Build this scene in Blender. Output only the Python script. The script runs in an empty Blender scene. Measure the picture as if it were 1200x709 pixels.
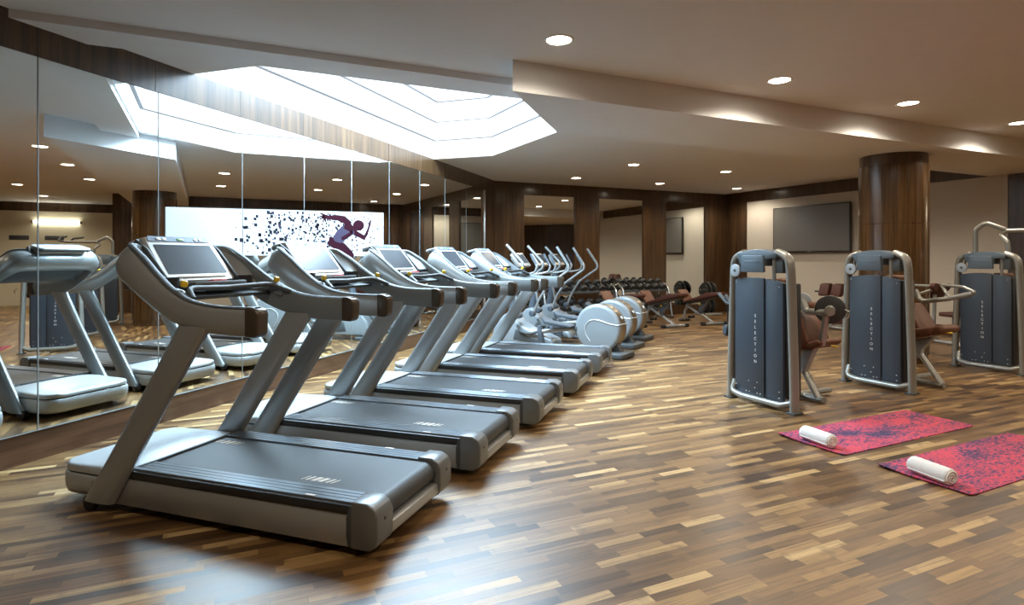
import bpy, bmesh, math, random
from mathutils import Vector, Matrix
random.seed(7)
S = bpy.context.scene
COL = S.collection
PI = math.pi
R = math.radians

# ------------------------------------------------------------------ materials
def new_mat(name):
    m = bpy.data.materials.new(name); m.use_nodes = True
    nt = m.node_tree; b = nt.nodes['Principled BSDF']
    return m, nt, b

def mat(name, col, rough=.5, metal=0., spec=.5, coat=0., bump=0., bscale=200., var=0., emit=None, estr=0.):
    m, nt, b = new_mat(name)
    b.inputs['Base Color'].default_value = (*col, 1)
    b.inputs['Roughness'].default_value = rough
    b.inputs['Metallic'].default_value = metal
    b.inputs['Specular IOR Level'].default_value = spec
    b.inputs['Coat Weight'].default_value = coat
    b.inputs['Coat Roughness'].default_value = .12
    if emit:
        b.inputs['Emission Color'].default_value = (*emit, 1)
        b.inputs['Emission Strength'].default_value = estr
    tc = nt.nodes.new('ShaderNodeTexCoord')
    n = nt.nodes.new('ShaderNodeTexNoise'); n.inputs['Scale'].default_value = bscale if bump else 6.
    n.inputs['Detail'].default_value = 3
    nt.links.new(tc.outputs['Object'], n.inputs['Vector'])
    if bump:
        bp = nt.nodes.new('ShaderNodeBump'); bp.inputs['Strength'].default_value = bump; bp.inputs['Distance'].default_value = .004
        nt.links.new(n.outputs['Fac'], bp.inputs['Height']); nt.links.new(bp.outputs['Normal'], b.inputs['Normal'])
    v = var or .03
    mx = nt.nodes.new('ShaderNodeMix'); mx.data_type = 'RGBA'
    mx.inputs[6].default_value = (*[c * (1 - v) for c in col], 1); mx.inputs[7].default_value = (*[min(1, c * (1 + v)) for c in col], 1)
    nt.links.new(n.outputs['Fac'], mx.inputs[0]); nt.links.new(mx.outputs[2], b.inputs['Base Color'])
    return m

class NB:
    """tiny node helper"""
    def __init__(s, nt): s.nt = nt
    def n(s, t, **k):
        x = s.nt.nodes.new(t)
        for a, v in k.items(): setattr(x, a, v)
        return x
    def m(s, op, a, b=None, c=None):
        x = s.n('ShaderNodeMath', operation=op)
        for i, v in enumerate((a, b, c)):
            if v is None: continue
            if isinstance(v, (int, float)): x.inputs[i].default_value = v
            else: s.nt.links.new(v, x.inputs[i])
        return x.outputs[0]
    def l(s, a, b): s.nt.links.new(a, b)
    def ramp(s, fac, stops, interp='LINEAR'):
        r = s.n('ShaderNodeValToRGB'); r.color_ramp.interpolation = interp
        e = r.color_ramp.elements
        while len(e) < len(stops): e.new(.5)
        for el, (p, c) in zip(e, stops): el.position = p; el.color = (*c, 1)
        s.l(fac, r.inputs[0]); return r.outputs[0]
    def mix(s, fac, a, b, mode='MIX'):
        x = s.n('ShaderNodeMix', data_type='RGBA', blend_type=mode)
        for i, v in ((0, fac), (6, a), (7, b)):
            if isinstance(v, (int, float)): x.inputs[i].default_value = v
            elif isinstance(v, tuple): x.inputs[i].default_value = (*v, 1)
            else: s.l(v, x.inputs[i])
        return x.outputs[2]

def wood(name, dark, mid, light, scale=(14, 14, .7), rough=.32, coat=.45):
    m, nt, b = new_mat(name); q = NB(nt)
    tc = q.n('ShaderNodeTexCoord'); mp = q.n('ShaderNodeMapping'); mp.inputs['Scale'].default_value = scale
    q.l(tc.outputs['Object'], mp.inputs['Vector'])
    n1 = q.n('ShaderNodeTexNoise'); n1.inputs['Scale'].default_value = 1.; n1.inputs['Detail'].default_value = 6; n1.inputs['Distortion'].default_value = .6
    q.l(mp.outputs[0], n1.inputs['Vector'])
    n2 = q.n('ShaderNodeTexNoise'); n2.inputs['Scale'].default_value = 5.; n2.inputs['Detail'].default_value = 4
    q.l(mp.outputs[0], n2.inputs['Vector'])
    f = q.m('ADD', q.m('MULTIPLY', n1.outputs['Fac'], .7), q.m('MULTIPLY', n2.outputs['Fac'], .3))
    c = q.ramp(f, [(.36, dark), (.5, mid), (.64, light)])
    q.l(c, b.inputs['Base Color'])
    b.inputs['Roughness'].default_value = rough; b.inputs['Coat Weight'].default_value = coat; b.inputs['Coat Roughness'].default_value = .15
    return m

def floor_material():
    m, nt, b = new_mat('parquet'); q = NB(nt)
    tc = q.n('ShaderNodeTexCoord'); mp = q.n('ShaderNodeMapping'); mp.vector_type = 'POINT'
    mp.inputs['Rotation'].default_value = (0, 0, -R(43.5))
    q.l(tc.outputs['Object'], mp.inputs['Vector'])
    sp = q.n('ShaderNodeSeparateXYZ'); q.l(mp.outputs[0], sp.inputs[0])
    u, v = sp.outputs[0], sp.outputs[1]
    W = .056
    rv = q.m('DIVIDE', v, W); row = q.m('FLOOR', rv)
    w1 = q.n('ShaderNodeTexWhiteNoise', noise_dimensions='1D'); q.l(row, w1.inputs['W'])
    w2 = q.n('ShaderNodeTexWhiteNoise', noise_dimensions='1D'); q.l(q.m('ADD', row, 137.3), w2.inputs['W'])
    L = q.m('ADD', q.m('MULTIPLY', w2.outputs['Value'], .28), .27)
    uu = q.m('DIVIDE', q.m('ADD', u, q.m('MULTIPLY', w1.outputs['Value'], 9.)), L)
    # jitter of every joint so lengths differ inside one row
    k0 = q.m('FLOOR', uu)
    col = q.m('ADD', k0, 400.5); row = q.m('ADD', row, 900.5)
    cv = q.n('ShaderNodeCombineXYZ'); q.l(row, cv.inputs[0]); q.l(col, cv.inputs[1])
    wn = q.n('ShaderNodeTexWhiteNoise', noise_dimensions='3D'); q.l(cv.outputs[0], wn.inputs['Vector'])
    base = q.ramp(wn.outputs['Value'], [(0, (.050, .024, .009)), (.16, (.090, .045, .016)), (.36, (.145, .075, .026)), (.56, (.190, .101, .035)),
                                        (.80, (.245, .137, .049)), (.92, (.37, .227, .086)), (.975, (.50, .335, .15))])
    # grain
    cg = q.n('ShaderNodeCombineXYZ'); q.l(q.m('MULTIPLY', u, 2.6), cg.inputs[0]); q.l(q.m('MULTIPLY', v, 55.), cg.inputs[1]); q.l(q.m('MULTIPLY', wn.outputs['Value'], 40.), cg.inputs[2])
    ng = q.n('ShaderNodeTexNoise'); ng.inputs['Scale'].default_value = 1.; ng.inputs['Detail'].default_value = 5; ng.inputs['Distortion'].default_value = .8
    q.l(cg.outputs[0], ng.inputs['Vector'])
    g = q.ramp(ng.outputs['Fac'], [(.28, (.48, .45, .42)), (.48, (1, 1, 1)), (.75, (1.28, 1.25, 1.2))])
    c = q.mix(1., base, g, 'MULTIPLY')
    # blotchy figure
    nk = q.n('ShaderNodeTexNoise'); nk.inputs['Scale'].default_value = 9.; nk.inputs['Detail'].default_value = 3
    q.l(mp.outputs[0], nk.inputs['Vector'])
    c = q.mix(q.ramp(nk.outputs['Fac'], [(.58, (0, 0, 0)), (.72, (.45, .45, .45))]), c, (.10, .058, .03))
    # joints
    fv = q.m('ABSOLUTE', q.m('SUBTRACT', q.m('FRACT', rv), .5)); fu = q.m('MULTIPLY', q.m('ABSOLUTE', q.m('SUBTRACT', q.m('FRACT', uu), .5)), 1.)
    jv = q.m('GREATER_THAN', fv, .488); ju = q.m('GREATER_THAN', fu, .4975)
    j = q.m('MAXIMUM', jv, ju)
    c = q.mix(q.m('MULTIPLY', j, .55), c, (.05, .025, .012))
    q.l(c, b.inputs['Base Color'])
    rr = q.m('ADD', q.m('MULTIPLY', wn.outputs['Value'], .08), .33)
    q.l(rr, b.inputs['Roughness'])
    b.inputs['Specular IOR Level'].default_value = .6; b.inputs['Coat Weight'].default_value = .22; b.inputs['Coat Roughness'].default_value = .5
    bp = q.n('ShaderNodeBump'); bp.inputs['Strength'].default_value = .10; bp.inputs['Distance'].default_value = .002
    nb = q.n('ShaderNodeTexNoise'); nb.inputs['Scale'].default_value = 5.; q.l(mp.outputs[0], nb.inputs['Vector'])
    q.l(nb.outputs['Fac'], bp.inputs['Height']); q.l(bp.outputs['Normal'], b.inputs['Normal'])
    return m

def mat_pattern():
    m, nt, b = new_mat('marbled_foam'); q = NB(nt)
    tc = q.n('ShaderNodeTexCoord'); mp = q.n('ShaderNodeMapping'); mp.inputs['Scale'].default_value = (2.2, 4.6, 1.)
    q.l(tc.outputs['Object'], mp.inputs['Vector'])
    oi = q.n('ShaderNodeObjectInfo')
    n1 = q.n('ShaderNodeTexNoise', noise_dimensions='4D'); n1.inputs['Scale'].default_value = 1.15; n1.inputs['Detail'].default_value = 2
    q.l(mp.outputs[0], n1.inputs['Vector']); q.l(q.m('MULTIPLY', oi.outputs['Random'], 20.), n1.inputs['W'])
    n2 = q.n('ShaderNodeTexNoise', noise_dimensions='4D'); n2.inputs['Scale'].default_value = 13.; n2.inputs['Detail'].default_value = 8; n2.inputs['Roughness'].default_value = .72; n2.inputs['Distortion'].default_value = .7
    q.l(mp.outputs[0], n2.inputs['Vector']); q.l(q.m('MULTIPLY', oi.outputs['Random'], 33.), n2.inputs['W'])
    f = q.m('ADD', q.m('MULTIPLY', n1.outputs['Fac'], .34), q.m('MULTIPLY', n2.outputs['Fac'], .92))
    c = q.ramp(f, [(.55, (.66, .078, .115)), (.61, (.56, .085, .14)), (.642, (.30, .075, .15)), (.682, (.075, .055, .13)), (.78, (.04, .036, .095))])
    q.l(c, b.inputs['Base Color']); b.inputs['Roughness'].default_value = .75; b.inputs['Specular IOR Level'].default_value = .25
    return m

M = {}
M['silver'] = mat('silver_paint', (.36, .375, .375), .34, .35, .5, .15, var=.02)
M['hood'] = mat('pale_silver_paint', (.48, .51, .52), .4, .12, .5, .1, var=.02)
M['dark'] = mat('charcoal_plastic', (.06, .067, .07), .55, 0, .5)
M['grey'] = mat('mid_grey_plastic', (.20, .22, .225), .4, .1, .5)
M['black'] = mat('black_rubber', (.018, .018, .019), .45, 0, .5)
M['belt'] = mat('belt_rubber', (.046, .051, .055), .5, 0, .5, bump=.25, bscale=300)
M['rail'] = mat('brushed_rail', (.21, .235, .26), .28, .75, .5)
M['cap'] = mat('grey_end_cap', (.17, .18, .185), .36, .35, .5)
M['cream_mark'] = mat('cream_print', (.72, .67, .58), .5)
M['yellow'] = mat('yellow_plastic', (.75, .50, .03), .4)
M['bezel'] = mat('champagne_metal', (.62, .58, .53), .3, .55)
M['bezel_white'] = mat('white_silver_bezel', (.72, .74, .74), .32, .25)
M['screen'] = mat('dark_screen_glass', (.05, .055, .062), .25, 0, .2, 0.)
M['red'] = mat('red_plastic', (.6, .06, .05), .4)
M['green'] = mat('green_plastic', (.25, .5, .05), .4)
M['tower'] = mat('champagne_grey_paint', (.33, .33, .30), .32, .4, .5, .2)
M['slate'] = mat('slate_panel', (.045, .057, .075), .38, .05, .45)
M['slate_light'] = mat('slate_blue_cap', (.115, .155, .195), .38, .1, .5)
M['pulley'] = mat('light_pulley', (.42, .47, .52), .35, .2)
M['leather'] = mat('brown_leather', (.135, .055, .028), .5, 0, .4, bump=.15, bscale=120, var=.1)
M['leather_dark'] = mat('dark_brown_leather', (.085, .030, .022), .5, 0, .4, bump=.15, bscale=120, var=.1)
M['white'] = mat('white_print', (.8, .8, .8), .5)
M['bolt'] = mat('bright_bolt', (.8, .8, .78), .25, .6)
M['iron'] = mat('black_iron', (.035, .036, .036), .45, .1, .5)
M['bowl'] = mat('bowl_plastic', (.30, .32, .325), .42, .1)
M['trainer'] = mat('trainer_shell', (.25, .275, .29), .4, .12, .5, .1, var=.02)
M['pedal'] = mat('pedal_rubber', (.07, .085, .10), .5)
M['chrome'] = mat('satin_chrome', (.6, .6, .58), .22, .9)
M['ellgrey'] = mat('blue_grey_plastic', (.085, .10, .12), .42, .05)
M['bronze'] = mat('bronze_rim', (.30, .25, .185), .3, .75)
M['brown_plastic'] = mat('bronze_end_cap', (.075, .058, .042), .3, .3)
M['towel'] = mat('white_terry', (.93, .915, .89), .95, 0, .1, bump=1., bscale=260)
M['ceiling'] = mat('ceiling_paint', (.84, .85, .865), .9, 0, .2)
M['cream'] = mat('cream_wall', (.66, .62, .545), .75, 0, .3)
M['cream_far'] = mat('cream_gloss_wall', (.72, .66, .50), .3, 0, .5)
M['walnut'] = wood('walnut_veneer', (.038, .019, .0085), (.068, .035, .0145), (.108, .057, .024))
M['walnut_h'] = wood('walnut_base_veneer', (.05, .022, .011), (.085, .040, .02), (.13, .063, .032), (14, .7, 14))
M['walnut_col'] = wood('walnut_column_veneer', (.045, .023, .009), (.085, .045, .018), (.15, .082, .032), (22, 22, .6), .22, .5)
M['parquet'] = floor_material()
M['foam'] = mat_pattern()
M['tvframe'] = mat('tv_frame', (.02, .018, .016), .35)
M['tvscreen'] = mat('tv_screen', (.20, .197, .187), .22, 0, .8)
M['joint'] = mat('joint_dark', (.02, .015, .012), .6)  # even dark colour of the panel joint strips
M['reflected_wall'] = mat('reflected_white', (.58, .595, .60), .6, 0, .15)  # white of the reflected mural wall, painted onto the mirrors
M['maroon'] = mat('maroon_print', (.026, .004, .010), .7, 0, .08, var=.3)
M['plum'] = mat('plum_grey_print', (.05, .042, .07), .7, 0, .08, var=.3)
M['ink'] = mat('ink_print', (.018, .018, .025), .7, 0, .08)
M['skyframe'] = mat('skylight_frame', (.19, .205, .23), .6)

def emission(name, col, strength, base=(.85, .87, .9)):
    m, nt, b = new_mat(name)
    b.inputs['Base Color'].default_value = (*base, 1)
    b.inputs['Emission Color'].default_value = (*col, 1); b.inputs['Emission Strength'].default_value = strength
    b.inputs['Roughness'].default_value = .6
    return m
M['skyglass'] = emission('daylit_diffusing_glass', (.90, .97, 1.0), .85, (.16, .17, .18))
M['skytop'] = emission('daylit_roof_glass', (.66, .85, 1.0), 9.)
M['lamp'] = emission('lit_lens', (1., .88, .70), 14.)
M['tube'] = emission('lit_tube', (1., .93, .78), 10.)
mm, nt, b = new_mat('mirror_glass')
b.inputs['Base Color'].default_value = (.84, .87, .85, 1); b.inputs['Metallic'].default_value = 1.; b.inputs['Roughness'].default_value = .0
M['mirror'] = mm
M['mirror_edge'] = mat('polished_mirror_edge', (.26, .29, .29), .4, 0)

# ------------------------------------------------------------------ mesh building
def fillet(pts, r, n=5):
    pts = [Vector(p) for p in pts]; out = [pts[0]]
    for i in range(1, len(pts) - 1):
        a, b, c = pts[i - 1], pts[i], pts[i + 1]
        u, v = (a - b), (c - b); lu, lv = u.length, v.length
        u.normalize(); v.normalize()
        ang = u.angle(v)
        if ang > PI - .05: out.append(b); continue
        rr = r[i - 1] if isinstance(r, (list, tuple)) else r
        t = min(rr / math.tan(ang / 2), lu * .48, lv * .48)
        p0, p1 = b + u * t, b + v * t
        for k in range(n + 1):
            s = k / n
            out.append((p0 * (1 - s) + b * s) * (1 - s) + (b * (1 - s) + p1 * s) * s)
    out.append(pts[-1]); return out

def spline(pts, n=6):
    P = [Vector(p) for p in pts]; out = []
    for i in range(len(P) - 1):
        p0 = P[i - 1] if i else P[0] * 2 - P[1]; p1, p2 = P[i], P[i + 1]; p3 = P[i + 2] if i + 2 < len(P) else P[-1] * 2 - P[-2]
        for k in range(n):
            t = k / n
            out.append(.5 * ((2 * p1) + (p2 - p0) * t + (2 * p0 - 5 * p1 + 4 * p2 - p3) * t * t + (3 * p1 - p0 - 3 * p2 + p3) * t ** 3))
    out.append(P[-1]); return out

class MB:
    def __init__(s): s.bm = bmesh.new()
    def _merge(s, t, mtx=None):
        if mtx is not None: bmesh.ops.transform(t, matrix=mtx, verts=t.verts)
        me = bpy.data.meshes.new('tmp'); t.to_mesh(me); t.free(); s.bm.from_mesh(me); bpy.data.meshes.remove(me); return s
    def box(s, c, d, bev=0., seg=2, rot=None):
        t = bmesh.new(); bmesh.ops.create_cube(t, size=1.); bmesh.ops.scale(t, vec=d, verts=t.verts)
        if bev: bmesh.ops.bevel(t, geom=t.edges[:], offset=min(bev, min(d) * .49), segments=seg, profile=.5, affect='EDGES')
        mx = Matrix.Translation(c)
        if rot: mx = mx @ (Matrix.Rotation(rot[2], 4, 'Z') @ Matrix.Rotation(rot[1], 4, 'Y') @ Matrix.Rotation(rot[0], 4, 'X'))
        return s._merge(t, mx)
    def prism(s, prof, a0, a1, axis='y', bev=0., seg=2, mtx=None):
        """prof 2D polygon extruded along axis; y: (x,z), x: (y,z), z: (x,y)"""
        t = bmesh.new()
        def P(p, a): return {'y': (p[0], a, p[1]), 'x': (a, p[0], p[1]), 'z': (p[0], p[1], a)}[axis]
        v0 = [t.verts.new(P(p, a0)) for p in prof]; v1 = [t.verts.new(P(p, a1)) for p in prof]
        t.faces.new(v0); t.faces.new(v1[::-1]); n = len(prof)
        for i in range(n): t.faces.new((v0[i], v1[i], v1[(i + 1) % n], v0[(i + 1) % n]))
        bmesh.ops.recalc_face_normals(t, faces=t.faces)
        if bev:
            es = [e for e in t.edges if len(e.link_faces) == 2 and e.calc_face_angle(0) > .6]
            bmesh.ops.bevel(t, geom=es, offset=bev, segments=seg, profile=.5, affect='EDGES', clamp_overlap=True)
        return s._merge(t, mtx)
    def rings(s, rings, closed=True, caps=True, mtx=None, loop=False):
        t = bmesh.new(); V = [[t.verts.new(p) for p in r] for r in rings]; n = len(rings[0])
        m = len(V)
        for i in range(m if loop else m - 1):
            A, B = V[i], V[(i + 1) % m]
            for j in range(n if closed else n - 1):
                try: t.faces.new((A[j], A[(j + 1) % n], B[(j + 1) % n], B[j]))
                except ValueError: pass
        if caps and closed and not loop:
            t.faces.new(V[0][::-1]); t.faces.new(V[-1])
        bmesh.ops.recalc_face_normals(t, faces=t.faces)
        return s._merge(t, mtx)
    def tube(s, pts, r, seg=10, r2=None, up=(0, 0, 1), mtx=None, sq=1.0):
        """r along side, r2 along the frame's other axis; radii may be lists; round ends"""
        pts = [Vector(p) for p in pts]; n = len(pts); rings = []
        T = []
        for i in range(n):
            d = (pts[min(i + 1, n - 1)] - pts[max(i - 1, 0)]); T.append(d.normalized())
        upv = Vector(up)
        if abs(T[0].dot(upv)) > .95: upv = Vector((1, 0, 0)) if abs(T[0].x) < .9 else Vector((0, 1, 0))
        N = (upv - T[0] * upv.dot(T[0])).normalized()
        for i in range(n):
            if i:
                ax = T[i - 1].cross(T[i])
                if ax.length > 1e-6: N = Matrix.Rotation(T[i - 1].angle(T[i]), 3, ax.normalized()) @ N
                N = (N - T[i] * N.dot(T[i])).normalized()
            B = T[i].cross(N)
            a = r[i] if isinstance(r, (list, tuple)) else r
            bb = (r2[i] if isinstance(r2, (list, tuple)) else r2) if r2 is not None else a
            ring = []
            for k in range(seg):
                c, sn = math.cos(2 * PI * k / seg), math.sin(2 * PI * k / seg)
                if sq != 1.: c = math.copysign(abs(c) ** sq, c); sn = math.copysign(abs(sn) ** sq, sn)
                ring.append(pts[i] + B * (a * c) + N * (bb * sn))
            rings.append(ring)
        return s.rings(rings, mtx=mtx)
    def lathe(s, prof, seg=24, mtx=None, caps=True):
        """prof list of (radius, height) about local Z"""
        return s.rings([[(r * math.cos(2 * PI * k / seg), r * math.sin(2 * PI * k / seg), h) for k in range(seg)] for r, h in prof], mtx=mtx, caps=caps)
    def cyl(s, p0, p1, r, seg=16, bev=0.):
        p0, p1 = Vector(p0), Vector(p1); L = (p1 - p0).length
        q = (p1 - p0).to_track_quat('Z', 'Y').to_matrix().to_4x4(); mx = Matrix.Translation(p0) @ q
        pr = [(r, 0), (r, L)] if not bev else [(r - bev, 0), (r - bev * .3, bev * .3), (r, bev), (r, L - bev), (r - bev * .3, L - bev * .3), (r - bev, L)]
        return s.lathe(pr, seg, mx)
    def grid(s, f, nu, nv, mtx=None):
        return s.rings([[f(i / nu, j / nv) for j in range(nv + 1)] for i in range(nu + 1)], closed=False, caps=False, mtx=mtx)
    def poly(s, pts):
        t = bmesh.new(); t.faces.new([t.verts.new(p) for p in pts]); return s._merge(t)
    def build(s, name, m, parent=None, angle=38, xf=None):
        if xf is not None: bmesh.ops.transform(s.bm, matrix=xf, verts=s.bm.verts)
        me = bpy.data.meshes.new(name); s.bm.to_mesh(me); s.bm.free()
        me.materials.append(M[m] if isinstance(m, str) else m)
        me.polygons.foreach_set('use_smooth', [True] * len(me.polygons)); me.set_sharp_from_angle(angle=R(angle))
        o = bpy.data.objects.new(name, me); COL.objects.link(o)
        if parent: o.parent = parent
        return o

def rrect(w, h, r, n=4, cx=0, cy=0):
    out = []
    for sx, sy, a in ((1, 1, 0), (-1, 1, 90), (-1, -1, 180), (1, -1, 270)):
        for k in range(n + 1):
            t = R(a + 90 * k / n); out.append((cx + sx * (w / 2 - r) + r * math.cos(t), cy + sy * (h / 2 - r) + r * math.sin(t)))
    return out

def empty(name, loc, rz=0, label=None, cat=None, group=None):
    o = bpy.data.objects.new(name, None); COL.objects.link(o); o.empty_display_size = .1
    o.location = loc; o.rotation_euler = (0, 0, rz)
    return tag(o, label, cat, group)
def tag(o, label=None, cat=None, group=None, kind=None):
    if label: o['label'] = label
    if cat: o['category'] = cat
    if group: o['group'] = group
    if kind: o['kind'] = kind
    return o
def struct(name, mb, m, label=None, parent=None):
    o = mb.build(name, m, parent); o['kind'] = 'structure'
    if label: o['label'] = label
    return o
def copy_tree(o, parent=None):
    c = o.copy(); COL.objects.link(c)
    if parent is not None: c.parent = parent
    for ch in list(o.children): copy_tree(ch, c)
    return c
def place(o, loc, rz=0, label=None):
    o.location = loc; o.rotation_euler = (0, 0, rz)
    if label: o['label'] = label
    return o

# ------------------------------------------------------------------ frame of the room
WX = -4.75                              # mirror wall plane
C0 = Vector((-4.75, 12.69, 0)); AB = R(46.5)
DB = Vector((math.sin(AB), math.cos(AB), 0)); NB_ = Vector((DB.y, -DB.x, 0))    # along the back wall, into the room
C1 = C0 + DB * 7.0
DR = Vector((math.sqrt(.5), -math.sqrt(.5), 0)); NR = Vector((-math.sqrt(.5), -math.sqrt(.5), 0))
CE = C1 + DR * 8.15                     # end of the right wall
H, HB, HS = 3.28, 3.0, 3.215            # ceiling, beam underside, shallow strip underside
F1 = CE - NR * 4.2; F2 = F1 + DR * 5.2
ROOM = [(WX, -4.), (F2.x, -4.), (F2.x, F2.y), (F1.x, F1.y), (CE.x, CE.y), (C1.x, C1.y), (C0.x, C0.y)]

def wall_mtx(org, d, n):
    """local x along wall, y out of wall into the room, z up"""
    m = Matrix((( d.x, n.x, 0, org.x), (d.y, n.y, 0, org.y), (0, 0, 1, 0), (0, 0, 0, 1))); return m

# floor
mb = MB(); mb.prism(ROOM, -.12, 0., 'z'); struct('floor', mb, 'parquet', 'multi-tone brown strip parquet floor')
# ceiling with the notch of the skylight
SKY = [(WX, 4.4), (-3.70, 4.4), (-1.88, 6.14), (-1.88, 7.87), (-3.63, 9.58), (WX, 9.58)]
mb = MB(); mb.prism([(WX, -4.)] + SKY + [(C0.x, C0.y), (C1.x, C1.y), (CE.x, CE.y), (F1.x, F1.y), (F2.x, F2.y), (F2.x, -4.)], H, H + .1, 'z')
struct('ceiling', mb, 'ceiling', 'grey white plaster ceiling')
# deep diagonal beam and the shallow strip beside the skylight
def bl(p, t): return (p[0] + DB.x * t, p[1] + DB.y * t)
bn0 = (-1.70, 5.0); bf0 = (-1.76, 6.83)
mb = MB(); mb.prism([bn0, bl(bn0, 10.35), bl(bf0, 9.1), bf0], HB, H - .001, 'z')
struct('trim_1', mb, 'ceiling', 'deep plaster ceiling beam running diagonally over the pillar')
mb = MB(); mb.prism([(WX, 2.81), bl((WX, 2.81), 4.22), (-1.70, 6.28), (WX, 3.37)], HS, H - .001, 'z')
struct('trim_2', mb, 'ceiling', 'shallow plaster ceiling strip beside the skylight')

# skylight shaft: three stepped tiers of daylit glass under a glass top
sk = tag(bpy.data.objects.new('window_1', None), 'stepped octagonal skylight glowing white above the mirror wall', kind='structure'); COL.objects.link(sk)
tiers = [(H, 3.60, 0.), (3.60, 3.92, .05), (3.92, 4.26, .10), (4.26, 4.6, .15)]
cx, cy = -3.4, 7.0
def inset(k):
    a = k * .4142
    return [(WX + k, 4.4 + k), (-3.70 - a, 4.4 + k), (-1.88 - k, 6.14 + a), (-1.88 - k, 7.87 - a), (-3.63 - a, 9.58 - k), (WX + k, 9.58 - k)]
for z0, z1, k in tiers:
    p = inset(k); mb = MB()
    mb.rings([[(x, y, z0) for x, y in p], [(x, y, z1) for x, y in p]], caps=False)
    mb.build('glass_panel', 'skyglass', sk, 20)
    mb = MB()
    if k:
        o_, i_ = inset(k - .05), p; o_ = o_ + o_[:1]; i_ = i_ + i_[:1]
        mb.rings([[(x, y, z0) for x, y in o_], [(x, y, z0) for x, y in i_], [(x, y, z0 + .012) for x, y in i_]], closed=False, caps=False)
        mb.build('frame_ledge', 'skyframe', sk, 20)
mb = MB(); mb.poly([(x, y, 4.6) for x, y in inset(.15)][::-1]); mb.build('roof_glass', 'skytop', sk)

# left wall: base, header, wood return; mirrors
mb = MB()
mb.box((WX - .06, 4.35, .11), (.12, 16.7, .22))
struct('baseboard_left', mb, 'walnut_h', 'walnut plinth under the mirror wall')
mb = MB(); mb.box((WX - .06, 4.35, 3.14), (.12, 16.7, .28)); mb.box((WX - .06, 12.36, 1.61), (.12, .67, 2.78)); mb.box((WX - .07, 4.35, 1.61), (.06, 16.7, 2.78))
wl = struct('wall_left', mb, 'walnut', 'walnut header above the mirror wall')
mb = MB()
for y in (3.0, 3.98, 4.99, 6., 7., 8., 9.02, 10.03): mb.box((WX + .0005, y + .0, 3.14), (.002, .006, .28))
mb.build('panel_joint', 'joint', wl)
mb = MB(); mb.box((WX + .002, 4.0, .222), (.014, 16.0, .007), .002); struct('trim_3', mb, 'mirror_edge', 'thin metal trim along the foot of the mirrors')
edges = [3.005 + 1.004 * k for k in range(-6, 9)] + [12.03]
names = ['second', 'third', 'fourth', 'fifth', 'sixth', 'seventh', 'eighth', 'ninth', 'tenth']
cnt = len(edges) - 1
for i in range(cnt):
    y0, y1 = edges[i] + .003, edges[i + 1] - .003
    mb = MB(); mb.box((WX - .012, (y0 + y1) / 2, 1.612), (.020, y1 - y0, 2.772), .003, 1)
    k = cnt - i
    lab = 'tall frameless mirror panel nearest the back corner of the gym' if k == 1 else ('%s tall frameless mirror panel from the back corner' % names[k - 2] if k - 2 < len(names) else 'tall frameless mirror panel of the left wall, %s before the treadmill row' % ['first', 'second', 'third', 'fourth', 'fifth', 'sixth'][k - 11])
    tag(mb.build('mirror_panel', 'mirror'), lab, 'mirror', 'mirror panels on the left wall')
mb = MB(); mb.box((WX + .006, 12.045, 1.61), (.02, .02, 2.77), .004); struct('trim_4', mb, 'bezel', 'slim metal strip at the end of the mirror wall')
mb = MB()
for e in edges[5:-1]: mb.box((WX - .0025, e, 1.61), (.005, .005, 2.77))
struct('trim_5', mb, 'mirror_edge', 'polished joints between mirror panels')

# back wall (walnut with three inset mirrors)
xf = wall_mtx(C0, DB, NB_)
mirr = [(.75, 2.13), (2.84, 4.19), (4.93, 6.27)]
mb = MB(); x = -.05
for a, c in mirr + [(7.05, 7.05)]:
    mb.box(((x + a) / 2, -.05, 1.5), (a - x, .1, 3.0)); x = c
mb.box((3.5, -.05, 3.14), (7.1, .1, .28)); mb.box((3.5, -.05, .12), (7.1, .098, .24)); mb.box((3.5, -.09, 1.6), (7.1, .06, 3.2))
wb = struct('wall_back', mb, 'walnut', 'walnut panelled back wall with three tall mirror insets'); wb.matrix_world = xf
mb = MB()
for a in (.03, .4, 2.49, 4.56, 6.62): mb.box((a, .0005, 1.6), (.005, .002, 3.2))
o = mb.build('panel_joint', 'joint', wb)
for i, (a, c) in enumerate(mirr):
    mb = MB(); mb.box(((a + c) / 2, -.04, 1.62), (c - a - .012, .02, 2.75), .003, 1)
    o = mb.build('mirror_panel', 'mirror', xf=xf)
    tag(o, ['inset mirror on the back wall next to the long mirror wall', 'middle inset mirror on the back wall behind the dumbbell racks', 'inset mirror on the back wall next to the right corner'][i], 'mirror', 'inset mirrors on the back wall')

# right wall: cream panel between walnut pilasters, walnut header
xf = wall_mtx(C1, DR, NR)
mb = MB(); mb.box((.37, -.05, 1.5), (.74, .1, 3.0)); mb.box((7.38, -.05, 1.5), (1.54, .1, 3.0)); mb.box((4.05, -.05, 3.14), (8.2, .1, .28)); mb.box((4.05, -.085, 1.6), (8.2, .05, 3.2))
wr = struct('wall_right', mb, 'walnut', 'walnut header and pilasters of the right wall'); wr.matrix_world = xf
mb = MB(); mb.box((3.67, -.045, 1.5), (5.85, .07, 2.996), .004, 1); o = struct('wall_right_panel', mb, 'cream', 'cream wall panel behind the television'); o.matrix_world = xf
mb = MB(); mb.box((3.67, -.0, .05), (5.85, .02, .1), .003, 1); o = struct('baseboard_right', mb, 'walnut_h'); o.matrix_world = xf

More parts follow.
